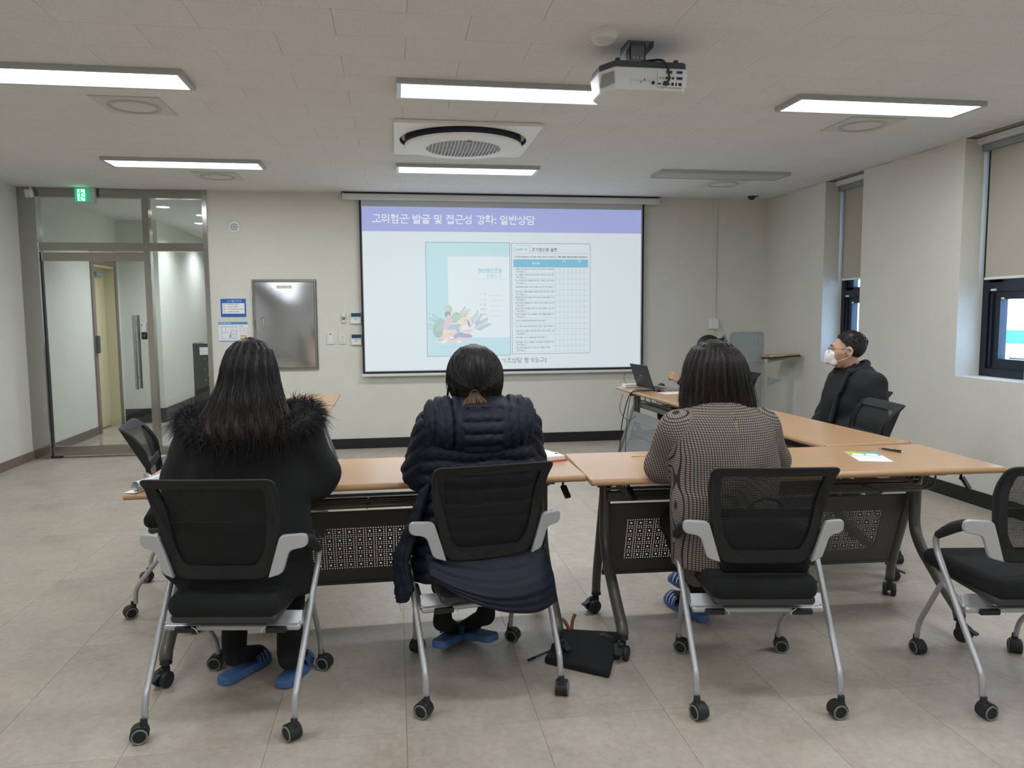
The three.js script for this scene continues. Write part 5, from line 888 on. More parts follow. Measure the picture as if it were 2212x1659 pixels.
  hairOf(t, minus(hairWave(loft(S), S, 0.0016, 34), face), S, [[0.17, 1.06, -3.2], [0.46, 1.38, -2.88]], 0.0055, cf, { n: 160, t0: -0.2, t1: PI + 0.2, fly: 0.08 }, tail);
  part(t, 'hair_tie', [at(new THREE.TorusGeometry(0.014, 0.004, 8, 20), tie[0], tie[1], tie[2] + 0.004, 0.4)], M(0x3a2418, 0.8));
  slipper(t, [0.15, -3.12], [0.262, -3.36], 0.05, -0.19); slipper(t, [0.4, -3.14], [0.25, -3.355], 0.055, -0.2);
  settle(t, [0.315, -2.89]);
}
{ // ---- woman with bobbed hair, checked jacket
  const t = thing('person', 'woman with bobbed dark hair in a brown checked jacket, seen from behind', 'person');
  const J = { head: [1.302, 1.228, -2.965], yaw: -0.1, pitch: -0.15, neck: [1.288, 1.08, -2.9],
    torso: [[0.47, 1.31, -2.81, 0.19, 0.14], [0.6, 1.3, -2.81, 0.19, 0.13], [0.78, 1.295, -2.81, 0.18, 0.125], [0.95, 1.29, -2.83, 0.2, 0.125], [1.04, 1.287, -2.86, 0.18, 0.1], [1.11, 1.287, -2.89, 0.08, 0.07]],
    sh: [[1.115, 1.0, -2.86], [1.46, 1.0, -2.87]], el: [[1.085, 0.85, -2.95], [1.575, 0.85, -2.985]], wr: [[1.22, 0.845, -3.2], [1.43, 0.845, -3.22]],
    hip: [[1.22, 0.55, -2.8], [1.4, 0.55, -2.8]], kn: [[1.24, 0.53, -3.2], [1.44, 0.53, -3.2]], an: [[1.41, 0.1, -3.36], [1.47, 0.16, -3.42]], toe: [[1.37, 0.05, -3.52], [1.41, 0.12, -3.56]] };
  const hd = body(t, J, 1.04);
  trousers(t, J, [0.088, 0.07, 0.055]); socks(t, J);
  const check = tex(512, (u, v) => { // black lines both ways over taupe, crossings filled
    const n = 16, a = (u * n) % 1, b = (v * n) % 1, la = a < 0.27, lb = b < 0.27, tw = ((u + v) * n * 4) % 1 < 0.5, nz = (n256(u, v) - 0.5) * 0.08; let c = [0.52 + nz, 0.485 + nz, 0.455 + nz];
    if (Math.floor(u * n) % 4 === 1 && !la) c = [0.54 + nz, 0.475 + nz, 0.435 + nz];
    if (la && lb) c = [0.07, 0.06, 0.06]; else if (la || lb) c = tw ? [0.1, 0.09, 0.09] : [0.22 + nz, 0.19 + nz, 0.18 + nz];
    return c; }, 0.142);
  const torsoF = loft([[0.47, 1.29, -2.81, 0.205, 0.14], [0.6, 1.292, -2.81, 0.21, 0.145], [0.75, 1.292, -2.81, 0.215, 0.15], [0.9, 1.29, -2.825, 0.225, 0.155], [1.0, 1.287, -2.845, 0.21, 0.145], [1.06, 1.285, -2.86, 0.175, 0.12], [1.115, 1.287, -2.885, 0.09, 0.08]]);
  const armL = [cap(J.sh[0], J.el[0], 0.088, 0.078), cap(J.el[0], J.wr[0], 0.078, 0.055)], armR = [cap(J.sh[1], J.el[1], 0.088, 0.078), cap(J.el[1], J.wr[1], 0.078, 0.055)];
  const tail = loft([[0.36, 1.2, -2.865, 0.035, 0.05], [0.44, 1.165, -2.855, 0.05, 0.085], [0.58, 1.15, -2.84, 0.062, 0.11], [0.76, 1.18, -2.82, 0.085, 0.12]]);
  const aL = U(0.02, ...armL), aR = U(0.02, ...armR), all = U(0.035, torsoF, aL, aR, tail);
  const wr = (x, y, z) => { const d = all(x, y, z); if (Math.abs(d) > 0.05) return d; return d + 0.005 * Math.sin(y * 26 + 5 * Math.sin(x * 7) + 14 * (x - 1.29) * (y - 0.8)) * sstep(1.05, 0.9, y) * (0.4 + 0.6 * Math.abs(Math.sin(x * 11))); };
  const uvC = (x, y, z) => { const l = aL(x, y, z), r = aR(x, y, z), b = torsoF(x, y, z), tl = tail(x, y, z); const m = Math.min(l, r, b, tl);
    const along = (a, e, w) => { const up = y > e[1] + 0.02, A = up ? a : e, B = up ? e : w, d = norm3(add(B, A, -1)), p = [x - A[0], y - A[1], z - A[2]], s = p[0] * d[0] + p[1] * d[1] + p[2] * d[2], n = norm3(cross3(d, [0, 0, 1])); return [p[0] * n[0] + p[1] * n[1] + p[2] * n[2] + (up ? 0 : 0.03), s + (up ? 0 : 0.21)]; };
    const rot = (a) => [x * Math.cos(a) + y * Math.sin(a) + 0.2 * z, -x * Math.sin(a) + y * Math.cos(a) + 0.3 * z]; if (m === l) return rot(0.3); if (m === r) return rot(-0.35); if (m === tl) return [x * 0.95 + z * 0.5 + y * 0.25, y * 0.97 - x * 0.25];
    return [x + 0.25 * (z + 2.7) * Math.sign(x - 1.29), y]; };
  part(t, 'checked_jacket', [dress(nets(wr, [0.97, 0.32, -3.32], [1.68, 1.17, -2.63], 0.0085), uvC)], mapped(check, 0.9));
  part(t, 'collar', [dress(nets(minus(U(0.01, cap([1.235, 1.08, -2.83], [1.34, 1.08, -2.83], 0.028), cap([1.2, 1.075, -2.89], [1.235, 1.08, -2.83], 0.028), cap([1.375, 1.075, -2.89], [1.34, 1.08, -2.83], 0.028)), cap([1.287, 1.0, -2.9], [1.29, 1.2, -2.92], 0.062)), [1.12, 1.04, -2.97], [1.46, 1.18, -2.76], 0.0075), (x, y, z) => [x + z * 0.4, y + 0.03])], mapped(check, 0.9));
  const S = [[1.085, 1.305, -2.925, 0.16, 0.105], [1.11, 1.305, -2.93, 0.158, 0.115], [1.16, 1.304, -2.94, 0.148, 0.128], [1.22, 1.302, -2.945, 0.135, 0.135], [1.28, 1.3, -2.95, 0.118, 0.128], [1.325, 1.298, -2.955, 0.09, 0.1], [1.35, 1.297, -2.955, 0.055, 0.062], [1.362, 1.297, -2.955, 0.018, 0.02]];
  const face = ell(hd.L(0, -0.05, -0.12), [0.068, 0.11, 0.085], J.yaw);
  hairOf(t, minus(hairWave(loft(S), S, 0.0022, 30), face), S, [[1.1, 1.05, -3.13], [1.52, 1.4, -2.77]], 0.006, brownTip(1.05, 1.42, [0.011, 0.009, 0.009], [0.03, 0.017, 0.014]), { n: 420, t0: -0.3, t1: PI + 0.3, over: 0.025, fly: 0.06 });
  slipper(t, [1.43, -3.30], [1.345, -3.60], 0.001); slipper(t, [1.51, -3.36], [1.37, -3.63], 0.07, 0.1);
  settle(t, [1.3, -2.81]);
}
{ // ---- man with a white mask, glasses and a dark coat
  const t = thing('person', 'man with glasses and white mask in a dark navy coat, seated in profile', 'person');
  const J = { head: [0.0, 1.213, -0.075], yaw: -0.55, pitch: 0.03, neck: [0, 1.03, -0.02], hcell: 0.004,
    torso: [[0.47, 0, 0.0, 0.19, 0.15], [0.6, 0, 0.0, 0.18, 0.14], [0.78, 0, -0.01, 0.19, 0.14], [0.93, 0, -0.01, 0.2, 0.13], [1.0, 0, -0.01, 0.18, 0.1], [1.06, 0, -0.01, 0.08, 0.07]],
    sh: [[-0.19, 0.985, 0.0], [0.19, 0.985, 0.0]], el: [[-0.26, 0.74, -0.02], [0.26, 0.74, -0.04]], wr: [[-0.1, 0.63, -0.24], [0.1, 0.63, -0.25]],
    hip: [[-0.1, 0.55, 0.0], [0.1, 0.55, 0.0]], kn: [[-0.13, 0.53, -0.42], [0.13, 0.53, -0.42]], an: [[-0.13, 0.09, -0.4], [0.13, 0.09, -0.4]], toe: [[-0.14, 0.05, -0.55], [0.14, 0.05, -0.55]] };
  const hd = body(t, J, 1.06); const L = hd.L;
  trousers(t, J, [0.09, 0.075, 0.06]);
  for (const i of [0, 1]) part(t, 'shoe', [nets(U(0.03, cap(add(J.an[i], [0, -0.05, 0.02]), add(J.toe[i], [0, -0.005, 0]), 0.04, 0.036)), add(J.toe[i], [-0.1, -0.1, -0.1]), add(J.an[i], [0.12, 0.05, 0.12]), 0.01)], mat.black);
  const coat = U(0.05, loft([[0.45, 0, 0.0, 0.24, 0.19], [0.6, 0, -0.01, 0.24, 0.2], [0.75, 0, -0.02, 0.235, 0.2], [0.9, 0, -0.02, 0.235, 0.19], [1.0, 0, -0.01, 0.215, 0.155], [1.07, 0, 0.0, 0.14, 0.11], [1.1, 0, 0.0, 0.1, 0.09]]), ...armsOf(J, [0.088, 0.078, 0.06]));
  const cf = (x, y, z) => coat(x, y, z) + 0.004 * Math.sin(y * 40 + z * 22) * Math.sin(x * 19 + z * 15);
  const navy = M(0x0c0f16, 0.85, 0, { sheen: 0.3, sheenColor: new THREE.Color(0x2a3346), sheenRoughness: 0.6 });
  const jk = part(t, 'coat', [nets(cf, [-0.4, 0.42, -0.46], [0.4, 1.14, 0.28], 0.011)], navy);
  const collarF = minus(U(0.015, cap([-0.075, 1.06, -0.1], [-0.08, 1.08, 0.0], 0.03), cap([-0.08, 1.08, 0.0], [0, 1.11, 0.065], 0.03), cap([0, 1.11, 0.065], [0.08, 1.08, 0.0], 0.03), cap([0.08, 1.08, 0.0], [0.075, 1.06, -0.1], 0.03)), cap([0, 0.98, 0.0], [0, 1.2, -0.03], 0.064));
  part(jk, 'collar', [nets(collarF, [-0.16, 0.95, -0.22], [0.16, 1.2, 0.16], 0.007)], navy);
  part(jk, 'lapel', [at(poly(rounded([[-0.06, -0.07], [0.06, -0.09], [0.075, 0.05], [-0.02, 0.07]], 0.01), 0.018, 0.006), -0.10, 1.0, -0.155, 0.35, -0.5, 0.2), at(poly(rounded([[-0.05, -0.16], [0.05, -0.16], [0.06, 0.06], [-0.04, 0.05]], 0.01), 0.02, 0.006), -0.08, 0.88, -0.2, 0.2, -0.4, 0)], navy);
  part(jk, 'snap_button', [ball(0.006, -0.13, 0.965, -0.135)], mat.chrome);
  part(t, 'shirt_collar', [nets(minus(cap([0, 1.05, -0.02], [0, 1.09, -0.025], 0.076), cap([0, 0.9, -0.02], [0, 1.2, -0.03], 0.066)), [-0.11, 0.95, -0.13], [0.11, 1.16, 0.08], 0.006)], M(0x1a2330, 0.9));
  // short hair, thinning at the back of the crown
  const k = 1.06, skull = U(0.03, ell(L(0, 0.028, 0.016), [0.083 * k, 0.09 * k, 0.1 * k], J.yaw)), low = L(0, -0.045, 0.06);
  const inFace = (x, y, z) => { const dx = x - J.head[0], dz = z - J.head[2], X = dx * Math.cos(-J.yaw) + dz * Math.sin(-J.yaw), Z = -dx * Math.sin(-J.yaw) + dz * Math.cos(-J.yaw), Y = y - J.head[1]; const line = Z < -0.03 ? mix(0.05, 0.078, sstep(-0.03, -0.06, Z)) : mix(0.05, -0.1, sstep(-0.03, 0.045, Z)); return (line - Y) * 0.6; };
  const earHole = (s) => ell(L(s * 0.082, -0.015, 0.008), [0.03, 0.045, 0.03], J.yaw);
  const hf = minus(minus((x, y, z) => Math.max(skull(x, y, z) + 0.0012 * Math.sin(x * 500) * Math.sin(y * 420 + z * 380), inFace(x, y, z)), earHole(-1)), earHole(1));
  const hg = [nets(hf, add(J.head, [-0.16, -0.14, -0.16]), add(J.head, [0.16, 0.16, 0.16]), 0.004)];
  for (let i = 0; i < 520; i++) { // short combed strands
    const th = rnd(2 * PI), ph = rnd(0.0, 1.35), p = [Math.sin(ph) * Math.cos(th) * 0.089, Math.cos(ph) * 0.096 + 0.03, Math.sin(ph) * Math.sin(th) * 0.107 + 0.017]; if (p[2] < -0.062 && p[1] < 0.085) continue; const wp = L(...p); if (inFace(...wp) > -0.004 || earHole(-1)(...wp) < 0.004 || earHole(1)(...wp) < 0.004) continue;
    const q = [p[0] * 1.03, p[1] - 0.012 - 0.012 * ph, p[2] * 1.0 + 0.016 * (1 - sstep(0.02, 0.08, p[2]))]; hg.push(sweep([V(...wp), V(...L(...lerp3(p, q, 0.5).map((v, k) => k === 1 ? v + 0.002 : v))), V(...L(...q))], (k) => 0.0022 * (1 - 0.7 * k), 3, false)); }
  part(t, 'hair', hg.map((g) => dress(g, null, (x, y, z) => { const w = 0.5 + 0.5 * Math.sin(x * 300 + z * 260); return lerp3([0.014, 0.012, 0.012], [0.045, 0.035, 0.03], w * 0.5); })), hairMat);
  // mask
  const mf = minus(U(0.02, ell(L(0, -0.052, -0.082), [0.06, 0.056, 0.05], J.yaw), cap(L(0, -0.022, -0.118), L(0, -0.085, -0.122), 0.012, 0.014), cap(L(-0.045, -0.03, -0.08), L(0.045, -0.03, -0.08), 0.012), cap(L(-0.04, -0.09, -0.075), L(0.04, -0.09, -0.075), 0.018)), ell(L(0, -0.04, -0.01), [0.07, 0.09, 0.055], J.yaw));
  const mk = part(t, 'mask', [nets(mf, add(J.head, [-0.17, -0.17, -0.17]), add(J.head, [0.17, 0.05, 0.1]), 0.0042)], M(0xe9e9ea, 0.85));
  for (const s of [-1, 1]) part(mk, 'ear_loop', [curve([L(s * 0.056, -0.038, -0.064), L(s * 0.074, -0.022, -0.03), L(s * 0.087, 0.016, 0.006), L(s * 0.091, 0.0, 0.03), L(s * 0.088, -0.034, 0.02), L(s * 0.074, -0.06, -0.02), L(s * 0.058, -0.078, -0.056)], 0.0018, 24, 5)], M(0xe9e9ea, 0.85));
  const gl = part(t, 'glasses', [-1, 1].flatMap((s) => { const c = L(s * 0.034, -0.004, -0.112), g = new THREE.TorusGeometry(0.024, 0.0018, 6, 28); g.scale(1.12, 0.86, 1); return [at(g, ...c, 0, J.yaw), curve([L(s * 0.061, 0.004, -0.11), L(s * 0.078, 0.004, -0.07), L(s * 0.084, 0.004, 0.0), L(s * 0.086, -0.008, 0.02)], 0.0016, 12, 5)]; }).concat([curve([L(-0.009, 0.0, -0.114), L(0, 0.004, -0.119), L(0.009, 0.0, -0.114)], 0.0016, 6, 5)]), M(0x1c1c1e, 0.3, 0.5));
  for (const s of [-1, 1]) { const c = L(s * 0.034, -0.004, -0.112), g = new THREE.CircleGeometry(0.0238, 24); g.scale(1.12, 0.86, 1); part(gl, 'lens', [at(g, ...c, 0, J.yaw)], mat.glass); }
  part(t, 'eyebrow', [-1, 1].map((s) => curve([L(s * 0.016, 0.019, -0.102), L(s * 0.034, 0.025, -0.098), L(s * 0.05, 0.02, -0.084)], 0.0032, 8, 5)), M(0x15110f, 0.8));
  t.position.set(3.155, 0, -4.8); t.rotation.y = PI / 2;
}
{ // ---- presenter behind the bobbed head, one hand raised
  const t = thing('person', 'presenter in a purple sweater with hair in a bun, raising a hand beside the laptop', 'person');
  const J = { head: [0.0, 1.155, -0.05], yaw: -0.25, pitch: -0.05, neck: [0, 0.99, -0.01],
    torso: [[0.47, 0, 0.0, 0.17, 0.13], [0.6, 0, 0.0, 0.15, 0.12], [0.76, 0, -0.01, 0.15, 0.115], [0.9, 0, -0.01, 0.17, 0.11], [0.97, 0, -0.01, 0.15, 0.09], [1.02, 0, -0.01, 0.07, 0.06]],
    sh: [[-0.17, 0.93, 0], [0.17, 0.93, 0]], el: [[-0.2, 0.74, -0.16], [0.21, 0.78, -0.12]], wr: [[-0.12, 0.865, -0.345], [0.1, 0.63, -0.26]],
    hip: [[-0.09, 0.55, 0.0], [0.09, 0.55, 0.0]], kn: [[-0.11, 0.53, -0.4], [0.11, 0.53, -0.4]], an: [[-0.11, 0.09, -0.38], [0.11, 0.09, -0.38]], toe: [[-0.12, 0.05, -0.52], [0.12, 0.05, -0.52]],
    hand: [[[0.05, 0.55, -0.8], [-0.9, 0.25, 0.1], 0.85], [[0, 0, -1], [0, 1, 0], 0.3]] };
  const hd = body(t, J), L = hd.L;
  trousers(t, J, [0.085, 0.068, 0.052]);
  for (const i of [0, 1]) part(t, 'shoe', [nets(cap(add(J.an[i], [0, -0.05, 0.02]), add(J.toe[i], [0, -0.01, 0]), 0.036, 0.032), add(J.toe[i], [-0.1, -0.1, -0.1]), add(J.an[i], [0.12, 0.05, 0.12]), 0.01)], mat.black);
  part(t, 'sweater', [nets(U(0.04, loft(J.torso.map(([y, x, z, a, b]) => [y, x, z, a * 1.12, b * 1.15])), ...armsOf(J, [0.066, 0.055, 0.042])), [-0.34, 0.44, -0.42], [0.34, 1.06, 0.2], 0.01)], M(0x9a72ad, 0.9));
  part(t, 'cuff', [0, 1].map((i) => nets(cap(lerp3(J.el[i], J.wr[i], 0.86), lerp3(J.el[i], J.wr[i], 0.98), 0.043, 0.04), add(J.wr[i], [-0.1, -0.1, -0.1]), add(J.wr[i], [0.1, 0.1, 0.1]), 0.006)), mat.black);
  const face = ell(L(0, -0.04, -0.12), [0.062, 0.1, 0.075], J.yaw);
  part(t, 'hair', [dress(nets(U(0.012, minus(ell(L(0, 0.012, 0.015), [0.09, 0.105, 0.112], J.yaw), face), ell(L(0, 0.045, 0.125), [0.035, 0.038, 0.03], J.yaw), cap(L(-0.075, 0.04, -0.06), L(-0.082, -0.04, -0.055), 0.014, 0.008), cap(L(0.075, 0.04, -0.06), L(0.082, -0.04, -0.055), 0.014, 0.008)), add(J.head, [-0.2, -0.16, -0.2]), add(J.head, [0.2, 0.16, 0.22]), 0.006), null, () => [0.011, 0.01, 0.011]), ...(() => { const g = []; for (let i = 0; i < 40; i++) { const c = L(rnd(-0.03, 0.03), 0.05 + rnd(-0.02, 0.03), 0.135), d = add(c, [rnd(-0.05, 0.05), rnd(-0.02, 0.05), rnd(0.0, 0.05)]); g.push(dress(sweep([V(...c), V(...lerp3(c, d, 0.6)), V(...d)], 0.002, 3, false), null, () => [0.011, 0.01, 0.011])); } return g; })()], hairMat);
  t.position.set(2.86, 0, -6.55); t.rotation.y = PI / 2;
}
// ---------------------------------------------------------------- lectern, things on tables and on the floor
{
  const t = thing('lectern', 'grey metal lectern with a side shelf in the corner', 'lectern', [3.74, 0, -7.68], 0.06);
  const grey = M(0x94978f, 0.5, 0.05), tube = M(0xa6a9a5, 0.45, 0.15);
  const holes = (nx, ny, w, h, cy) => { const o = []; for (let i = 0; i < nx; i++) for (let j = 0; j < ny; j++) { const c = [], x = -w / 2 + w * i / (nx - 1), y = cy + h * j; for (let k = 0; k < 8; k++) c.push([x + 0.006 * Math.cos(k / 8 * 2 * PI), y + 0.006 * Math.sin(k / 8 * 2 * PI)]); o.push(c); } return o; };
  part(t, 'upper_panel', [at(poly(rounded([[-0.195, 0.95], [0.195, 0.95], [0.195, 1.25, 0.04], [-0.195, 1.25, 0.04]], 0.005), 0.012, 0.002, holes(7, 2, 0.26, 0.045, 1.13)), 0, 0, 0)], grey);
  part(t, 'front_panel', [at(poly([[-0.19, 0.12], [0.19, 0.12], [0.19, 0.94], [-0.19, 0.94]], 0.012, 0.002, holes(2, 2, 0.06, 0.04, 0.46)), 0.0, 0, 0)], grey);
  part(t, 'frame_tube', [bent([[-0.205, 0.95, 0], [-0.205, 1.262, 0], [0.205, 1.262, 0], [0.205, 0.95, 0]], 0.011, 0.05), bent([[-0.21, 0.945, 0.004], [0.21, 0.945, 0.004]], 0.01)], tube);
  for (const s of [-1, 1]) part(t, 'post', [rbox(0.03, 0.94, 0.05, 0.008, s * 0.205, 0.47, -0.01)], tube);
  part(t, 'foot', [rbox(0.5, 0.04, 0.42, 0.012, 0, 0.02, -0.05)], tube);
  part(t, 'reading_top', [rbox(0.36, 0.022, 0.46, 0.006, 0.36, 1.0, -0.05, -0.06, 0, 0.05)], mat.wood); part(t, 'top_rim', [rbox(0.36, 0.016, 0.47, 0.005, 0.36, 0.986, -0.05, -0.06, 0, 0.05)], mat.black);
  part(t, 'shelf_bracket', [at(poly([[0.2, 0.93], [0.46, 0.985], [0.2, 0.985]], 0.02, 0.004), 0, 0, 0.1)], grey); part(t, 'lower_bracket', [at(poly([[0.21, 0.68], [0.37, 0.745], [0.21, 0.78]], 0.02, 0.004), 0, 0, 0.1)], grey);
}
{ // laptop, lid towards the room
  const t = thing('laptop', 'open dark laptop on the table beside the presenter', 'laptop', [2.33, TBL_Y, -6.52], PI / 2 + 0.12);
  const d = part(t, 'base', [rbox(0.35, 0.016, 0.235, 0.005, 0, 0.008, 0)], mat.grey);
  part(d, 'keyboard', [box(0.3, 0.002, 0.11, 0, 0.0165, -0.03)], mat.dark); part(d, 'touchpad', [box(0.1, 0.001, 0.06, 0, 0.0165, 0.07)], mat.alu);
  const lid = new THREE.Group(); lid.name = 'lid'; lid.position.set(0, 0.014, -0.117); lid.rotation.x = -0.34; t.add(lid);
  part(lid, 'lid_shell', [rbox(0.35, 0.225, 0.007, 0.003, 0, 0.1125, 0)], M(0x2c3036, 0.4, 0.3));
  part(lid, 'display', [box(0.33, 0.195, 0.001, 0, 0.115, 0.0042)], new THREE.MeshPhysicalMaterial({ map: slide, roughness: 0.3, emissiveMap: slide, emissive: 0xffffff, emissiveIntensity: 0.25 }));
  const lg = canvas(256, 40, (x) => { x.fillStyle = '#2c3036'; x.fillRect(0, 0, 256, 40); x.fillStyle = '#c4c8cc'; x.font = 'bold 30px sans-serif'; x.fillText('SAMSUNG', 40, 31); });
  part(lid, 'wordmark', [at(new THREE.PlaneGeometry(0.1, 0.0156), 0, 0.12, -0.0042, 0, PI)], mapped(lg, 0.4));
  const ch = thing('usb_hub', 'black usb hub with cables and a red plug beside the laptop', 'hub', [2.26, TBL_Y, -6.33], 0.3);
  part(ch, 'body', [rbox(0.06, 0.018, 0.1, 0.005, 0, 0.009, 0)], mat.black); part(ch, 'port', [0, 1, 2].map((i) => box(0.004, 0.008, 0.014, -0.031, 0.01, -0.03 + i * 0.028)), mat.alu); part(ch, 'red_plug', [rbox(0.012, 0.012, 0.02, 0.003, 0.0, 0.01, 0.062)], M(0xc0343c, 0.5)); part(ch, 'green_plug', [rbox(0.012, 0.01, 0.014, 0.003, 0.015, 0.012, -0.056)], M(0xb8b43a, 0.5));
  const ms = thing('mouse', 'black computer mouse behind the laptop keyboard', 'mouse', [2.44, TBL_Y, -6.72]); part(ms, 'shell', [ball(0.034, 0, 0.004, 0, 1, 0.85, 1.7)], mat.black); part(ms, 'wheel', [cyl(0.008, 0.008, 0.006, 0, 0.03, -0.03, 0, 0, PI / 2)], mat.grey);
  const wb = thing('flat_box', 'flat white box behind the laptop on the table corner', 'box', [2.15, TBL_Y, -6.72], 0.1); part(wb, 'box_body', [rbox(0.15, 0.022, 0.09, 0.004, 0, 0.012, 0)], mat.paper); part(wb, 'lid', [rbox(0.155, 0.012, 0.094, 0.003, 0, 0.026, 0)], mat.white);
  const pp = thing('paper_sheet', 'white sheet of paper in front of the laptop', 'paper', [2.33, TBL_Y, -6.14], 0.2); part(pp, 'page', [box(0.21, 0.0012, 0.15, 0, 0.0016, 0)], mat.paper);
  const c1 = thing('cable', 'black cables hanging from the laptop over the table edge to the floor', 'cable', [2.2, 0, -6.35]);
  const rel = (L) => L.map(([x, y, z]) => [x - 2.2, y, z + 6.35]);
  part(c1, 'cord', [curve(rel([[2.26, 0.8, -6.33], [2.14, 0.8, -6.28], [2.07, 0.798, -6.3], [2.035, 0.78, -6.36], [2.0, 0.6, -6.45], [1.98, 0.35, -6.5], [1.99, 0.1, -6.52], [2.0, 0.008, -6.53], [2.1, 0.008, -6.6]]), 0.0045, 50)], mat.black);
  part(c1, 'cord', [curve(rel([[2.3, 0.8, -6.4], [2.16, 0.8, -6.33], [2.06, 0.8, -6.36], [2.045, 0.7, -6.44], [2.04, 0.4, -6.52], [2.05, 0.12, -6.55], [2.1, 0.006, -6.58]]), 0.003, 44)], mat.dark);
  part(c1, 'cord', [curve(rel([[2.21, 0.93, -6.76], [2.12, 0.92, -6.79], [2.1, 0.86, -6.79], [2.13, 0.8, -6.76]]), 0.002, 20)], mat.dark);
  part(c1, 'cord', [curve(rel([[2.03, 0.74, -6.6], [2.01, 0.6, -6.62], [2.08, 0.5, -6.6], [2.16, 0.55, -6.58]]), 0.0025, 20)], mat.dark);
}
{
  const b = thing('leaflet', 'small white and green printed leaflet on the table', 'leaflet', [2.19, TBL_Y, -3.22], -0.3);
  part(b, 'page', [box(0.15, 0.001, 0.25, 0, 0.001, 0)], mat.paper);
  const art = canvas(300, 500, (x, w, h) => { x.fillStyle = '#f2f3f2'; x.fillRect(0, 0, w, h); const g = [['#b6cf3c', 0], ['#8cc25a', 100], ['#57b4a4', 200]]; for (const [c, a] of g) { x.fillStyle = c; x.fillRect(a, 0, 101, 210); } x.fillStyle = '#f2f3f2'; x.beginPath(); x.moveTo(0, 210); x.quadraticCurveTo(80, 160, 150, 190); x.quadraticCurveTo(240, 220, 300, 170); x.lineTo(300, 240); x.lineTo(0, 240); x.fill();
    for (const [cx, c] of [[88, '#6aa84f'], [212, '#4a86c8']]) { x.beginPath(); x.ellipse(cx, 160, 66, 70, 0, 0, 7); x.fillStyle = '#f7f7f5'; x.fill(); x.lineWidth = 12; x.strokeStyle = c; x.stroke(); }
    x.strokeStyle = '#c6c9cc'; x.lineWidth = 3; for (const q of [150, 170]) { ln(x, 60, q, 116, q); ln(x, 184, q, 240, q); } x.strokeStyle = '#8a9094'; x.lineWidth = 5; ln(x, 70, 330, 250, 330); x.lineWidth = 3; ln(x, 60, 370, 220, 370); });
  part(b, 'print', [at(new THREE.PlaneGeometry(0.148, 0.248), 0, 0.0022, 0, -PI / 2)], mapped(art, 0.5));
  const p = thing('pen', 'black ballpoint pen lying beside the leaflet', 'pen', [2.38, TBL_Y, -3.33], 1.92);
  part(p, 'barrel', [cyl(0.0055, 0.005, 0.1, -0.01, 0.0075, 0, 0, 0, PI / 2)], mat.black); part(p, 'tip', [cyl(0.005, 0.001, 0.018, 0.048, 0.0075, 0, 0, 0, PI / 2 + PI)], mat.grey); part(p, 'clip', [box(0.04, 0.002, 0.004, -0.04, 0.0135, 0)], mat.dark); part(p, 'push_button', [cyl(0.003, 0.003, 0.014, -0.066, 0.0075, 0, 0, 0, PI / 2)], mat.chrome);
  const n = thing('notebook', 'open notebook with a red cover beside the woman in navy', 'notebook', [0.66, TBL_Y, -3.48], 0.35);
  part(n, 'cover', [rbox(0.17, 0.006, 0.24, 0.002, 0, 0.003, 0)], M(0xc4564a, 0.6)); part(n, 'pages', [rbox(0.158, 0.02, 0.228, 0.003, -0.003, 0.015, -0.002)], M(0xe9e6df, 0.8)); part(n, 'clip', [box(0.012, 0.003, 0.006, 0.06, 0.0265, 0.06)], mat.dark);
  const r = thing('rolled_paper', 'loosely rolled sheet of white paper on the table corner', 'paper', [-0.985, TBL_Y, -3.135], -0.34);
  const P = [], idx = [], N = 40; for (let i = 0; i <= N; i++) { const a = i / N * 4.2 * PI, q = 0.022 - 0.0028 * a / PI; for (const z of [-0.09, 0.07]) P.push(q * Math.cos(a), 0.0235 + q * Math.sin(a), z); }
  for (let i = 0; i < N; i++) idx.push(i * 2, i * 2 + 1, i * 2 + 2, i * 2 + 1, i * 2 + 3, i * 2 + 2);
  const rg = new THREE.BufferGeometry(); rg.setAttribute('position', new THREE.Float32BufferAttribute(P, 3)); rg.setIndex(idx); rg.computeVertexNormals();
  part(r, 'roll', [rg], M(0xe4e6ea, 0.8, 0, { side: THREE.DoubleSide })); part(r, 'loose_edge', [box(0.05, 0.001, 0.16, -0.02, 0.0015, 0.0)], mat.paper);
  const k = thing('wooden_stick', 'thin pale wooden stick on the table beside the checked jacket', 'stick', [1.15, TBL_Y, -3.434]); part(k, 'stick_body', [rbox(0.1, 0.003, 0.008, 0.001, 0, 0.002, 0, 0, 0.1)], M(0xd8b892, 0.7));
}
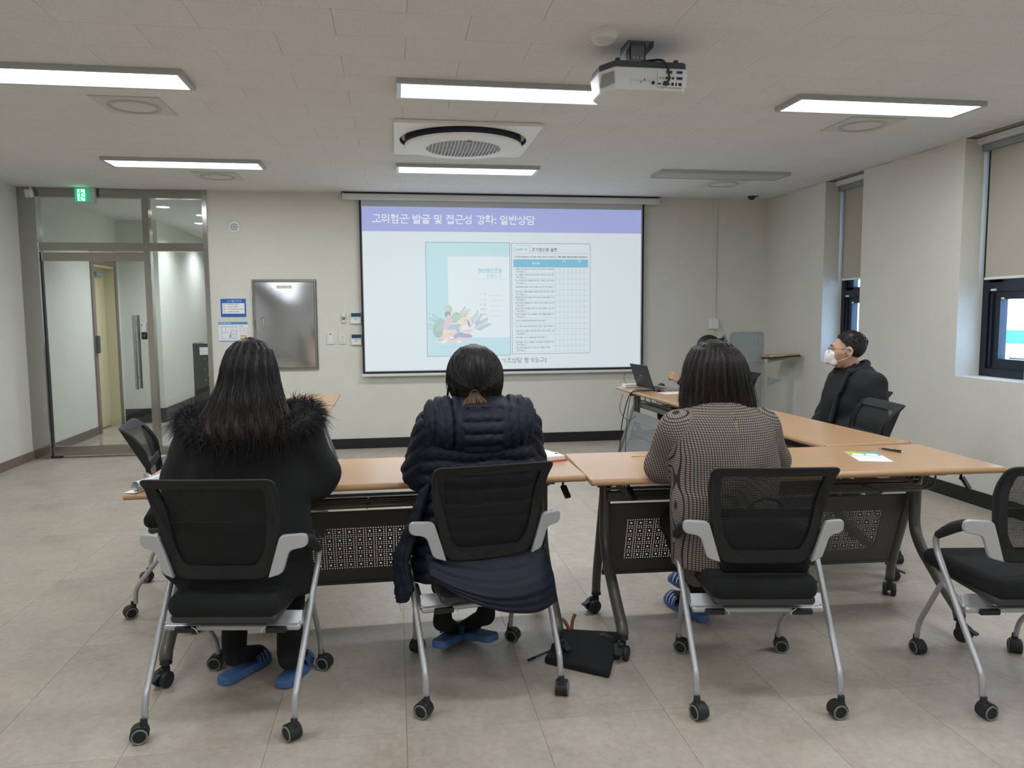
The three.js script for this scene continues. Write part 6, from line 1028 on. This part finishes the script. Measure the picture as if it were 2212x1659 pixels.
{ // pouch on the floor
  const t = thing('tote_bag', 'flat black cloth pouch lying on the floor under the table gap', 'bag', [0.78, 0, -3.07]);
  const c = [[-0.19, 0.06], [0.045, 0.235], [0.2, -0.14], [-0.05, -0.22]];
  const g = poly(rounded(c.map(([x, z]) => [x, -z]), 0.015), 0.03, 0.012, [], 3); g.rotateX(-PI / 2); g.translate(0, 0.016, 0);
  part(t, 'bag_body', [g], M(0x101216, 0.9, 0, { bumpMap: weaveBump, bumpScale: 0.0004 }));
  const wr = canvas(200, 100, (x) => { x.fillStyle = '#101216'; x.fillRect(0, 0, 200, 100); x.fillStyle = '#a9adb2'; x.strokeStyle = '#a9adb2'; x.lineWidth = 5; for (const [y, w] of [[30, 150], [55, 110], [75, 60]]) for (let i = 12; i < w; i += 16) ln(x, i, y, i + 9, y - 4); });
  part(t, 'lettering', [at(new THREE.PlaneGeometry(0.1, 0.05), 0.13, 0.0325, -0.09, -PI / 2, 0, -1.15)], mapped(wr, 0.9));
  part(t, 'strap', [curve([[-0.05, 0.02, -0.2], [-0.055, 0.05, -0.24], [-0.045, 0.07, -0.22], [-0.02, 0.03, -0.19]], 0.008, 14, 6), curve([[-0.01, 0.02, -0.2], [0.0, 0.06, -0.22], [0.015, 0.085, -0.235]], 0.008, 10, 6)], M(0x8a4f36, 0.6));
  const p = thing('pen', 'dark green pen sticking out of the black pouch on the floor', 'pen', [0.59, 0.02, -3.06], 0.6); part(p, 'barrel', [cyl(0.005, 0.005, 0.11, 0, 0, 0, 0, 0, PI / 2)], M(0x1f5a3c, 0.4)); part(p, 'cap', [cyl(0.006, 0.006, 0.04, -0.06, 0, 0, 0, 0, PI / 2)], mat.black);
}
{ // handbag on the chair behind the woman in the checked jacket
  const t = thing('handbag', 'black handbag with a carrying loop standing on the chair behind the checked jacket', 'bag', [1.374, 0.485, -2.64], -0.163);
  const o = rounded([[-0.17, 0], [0.17, 0], [0.165, 0.17, 0.05], [0.09, 0.22, 0.05], [-0.09, 0.22, 0.05], [-0.165, 0.17, 0.05]], 0.03, 5);
  part(t, 'bag_body', [at(poly(o, 0.08, 0.025, [], 4), 0, 0, 0)], mat.fabric); part(t, 'carrying_loop', [curve([[-0.075, 0.2, 0.02], [-0.06, 0.265, 0.02], [0, 0.29, 0.02], [0.06, 0.265, 0.02], [0.075, 0.2, 0.02]], 0.009, 20)], mat.black);
}
scene.traverse((o) => { if (o.isMesh) { o.castShadow = true; o.receiveShadow = true; } });
renderer.render(scene, camera);
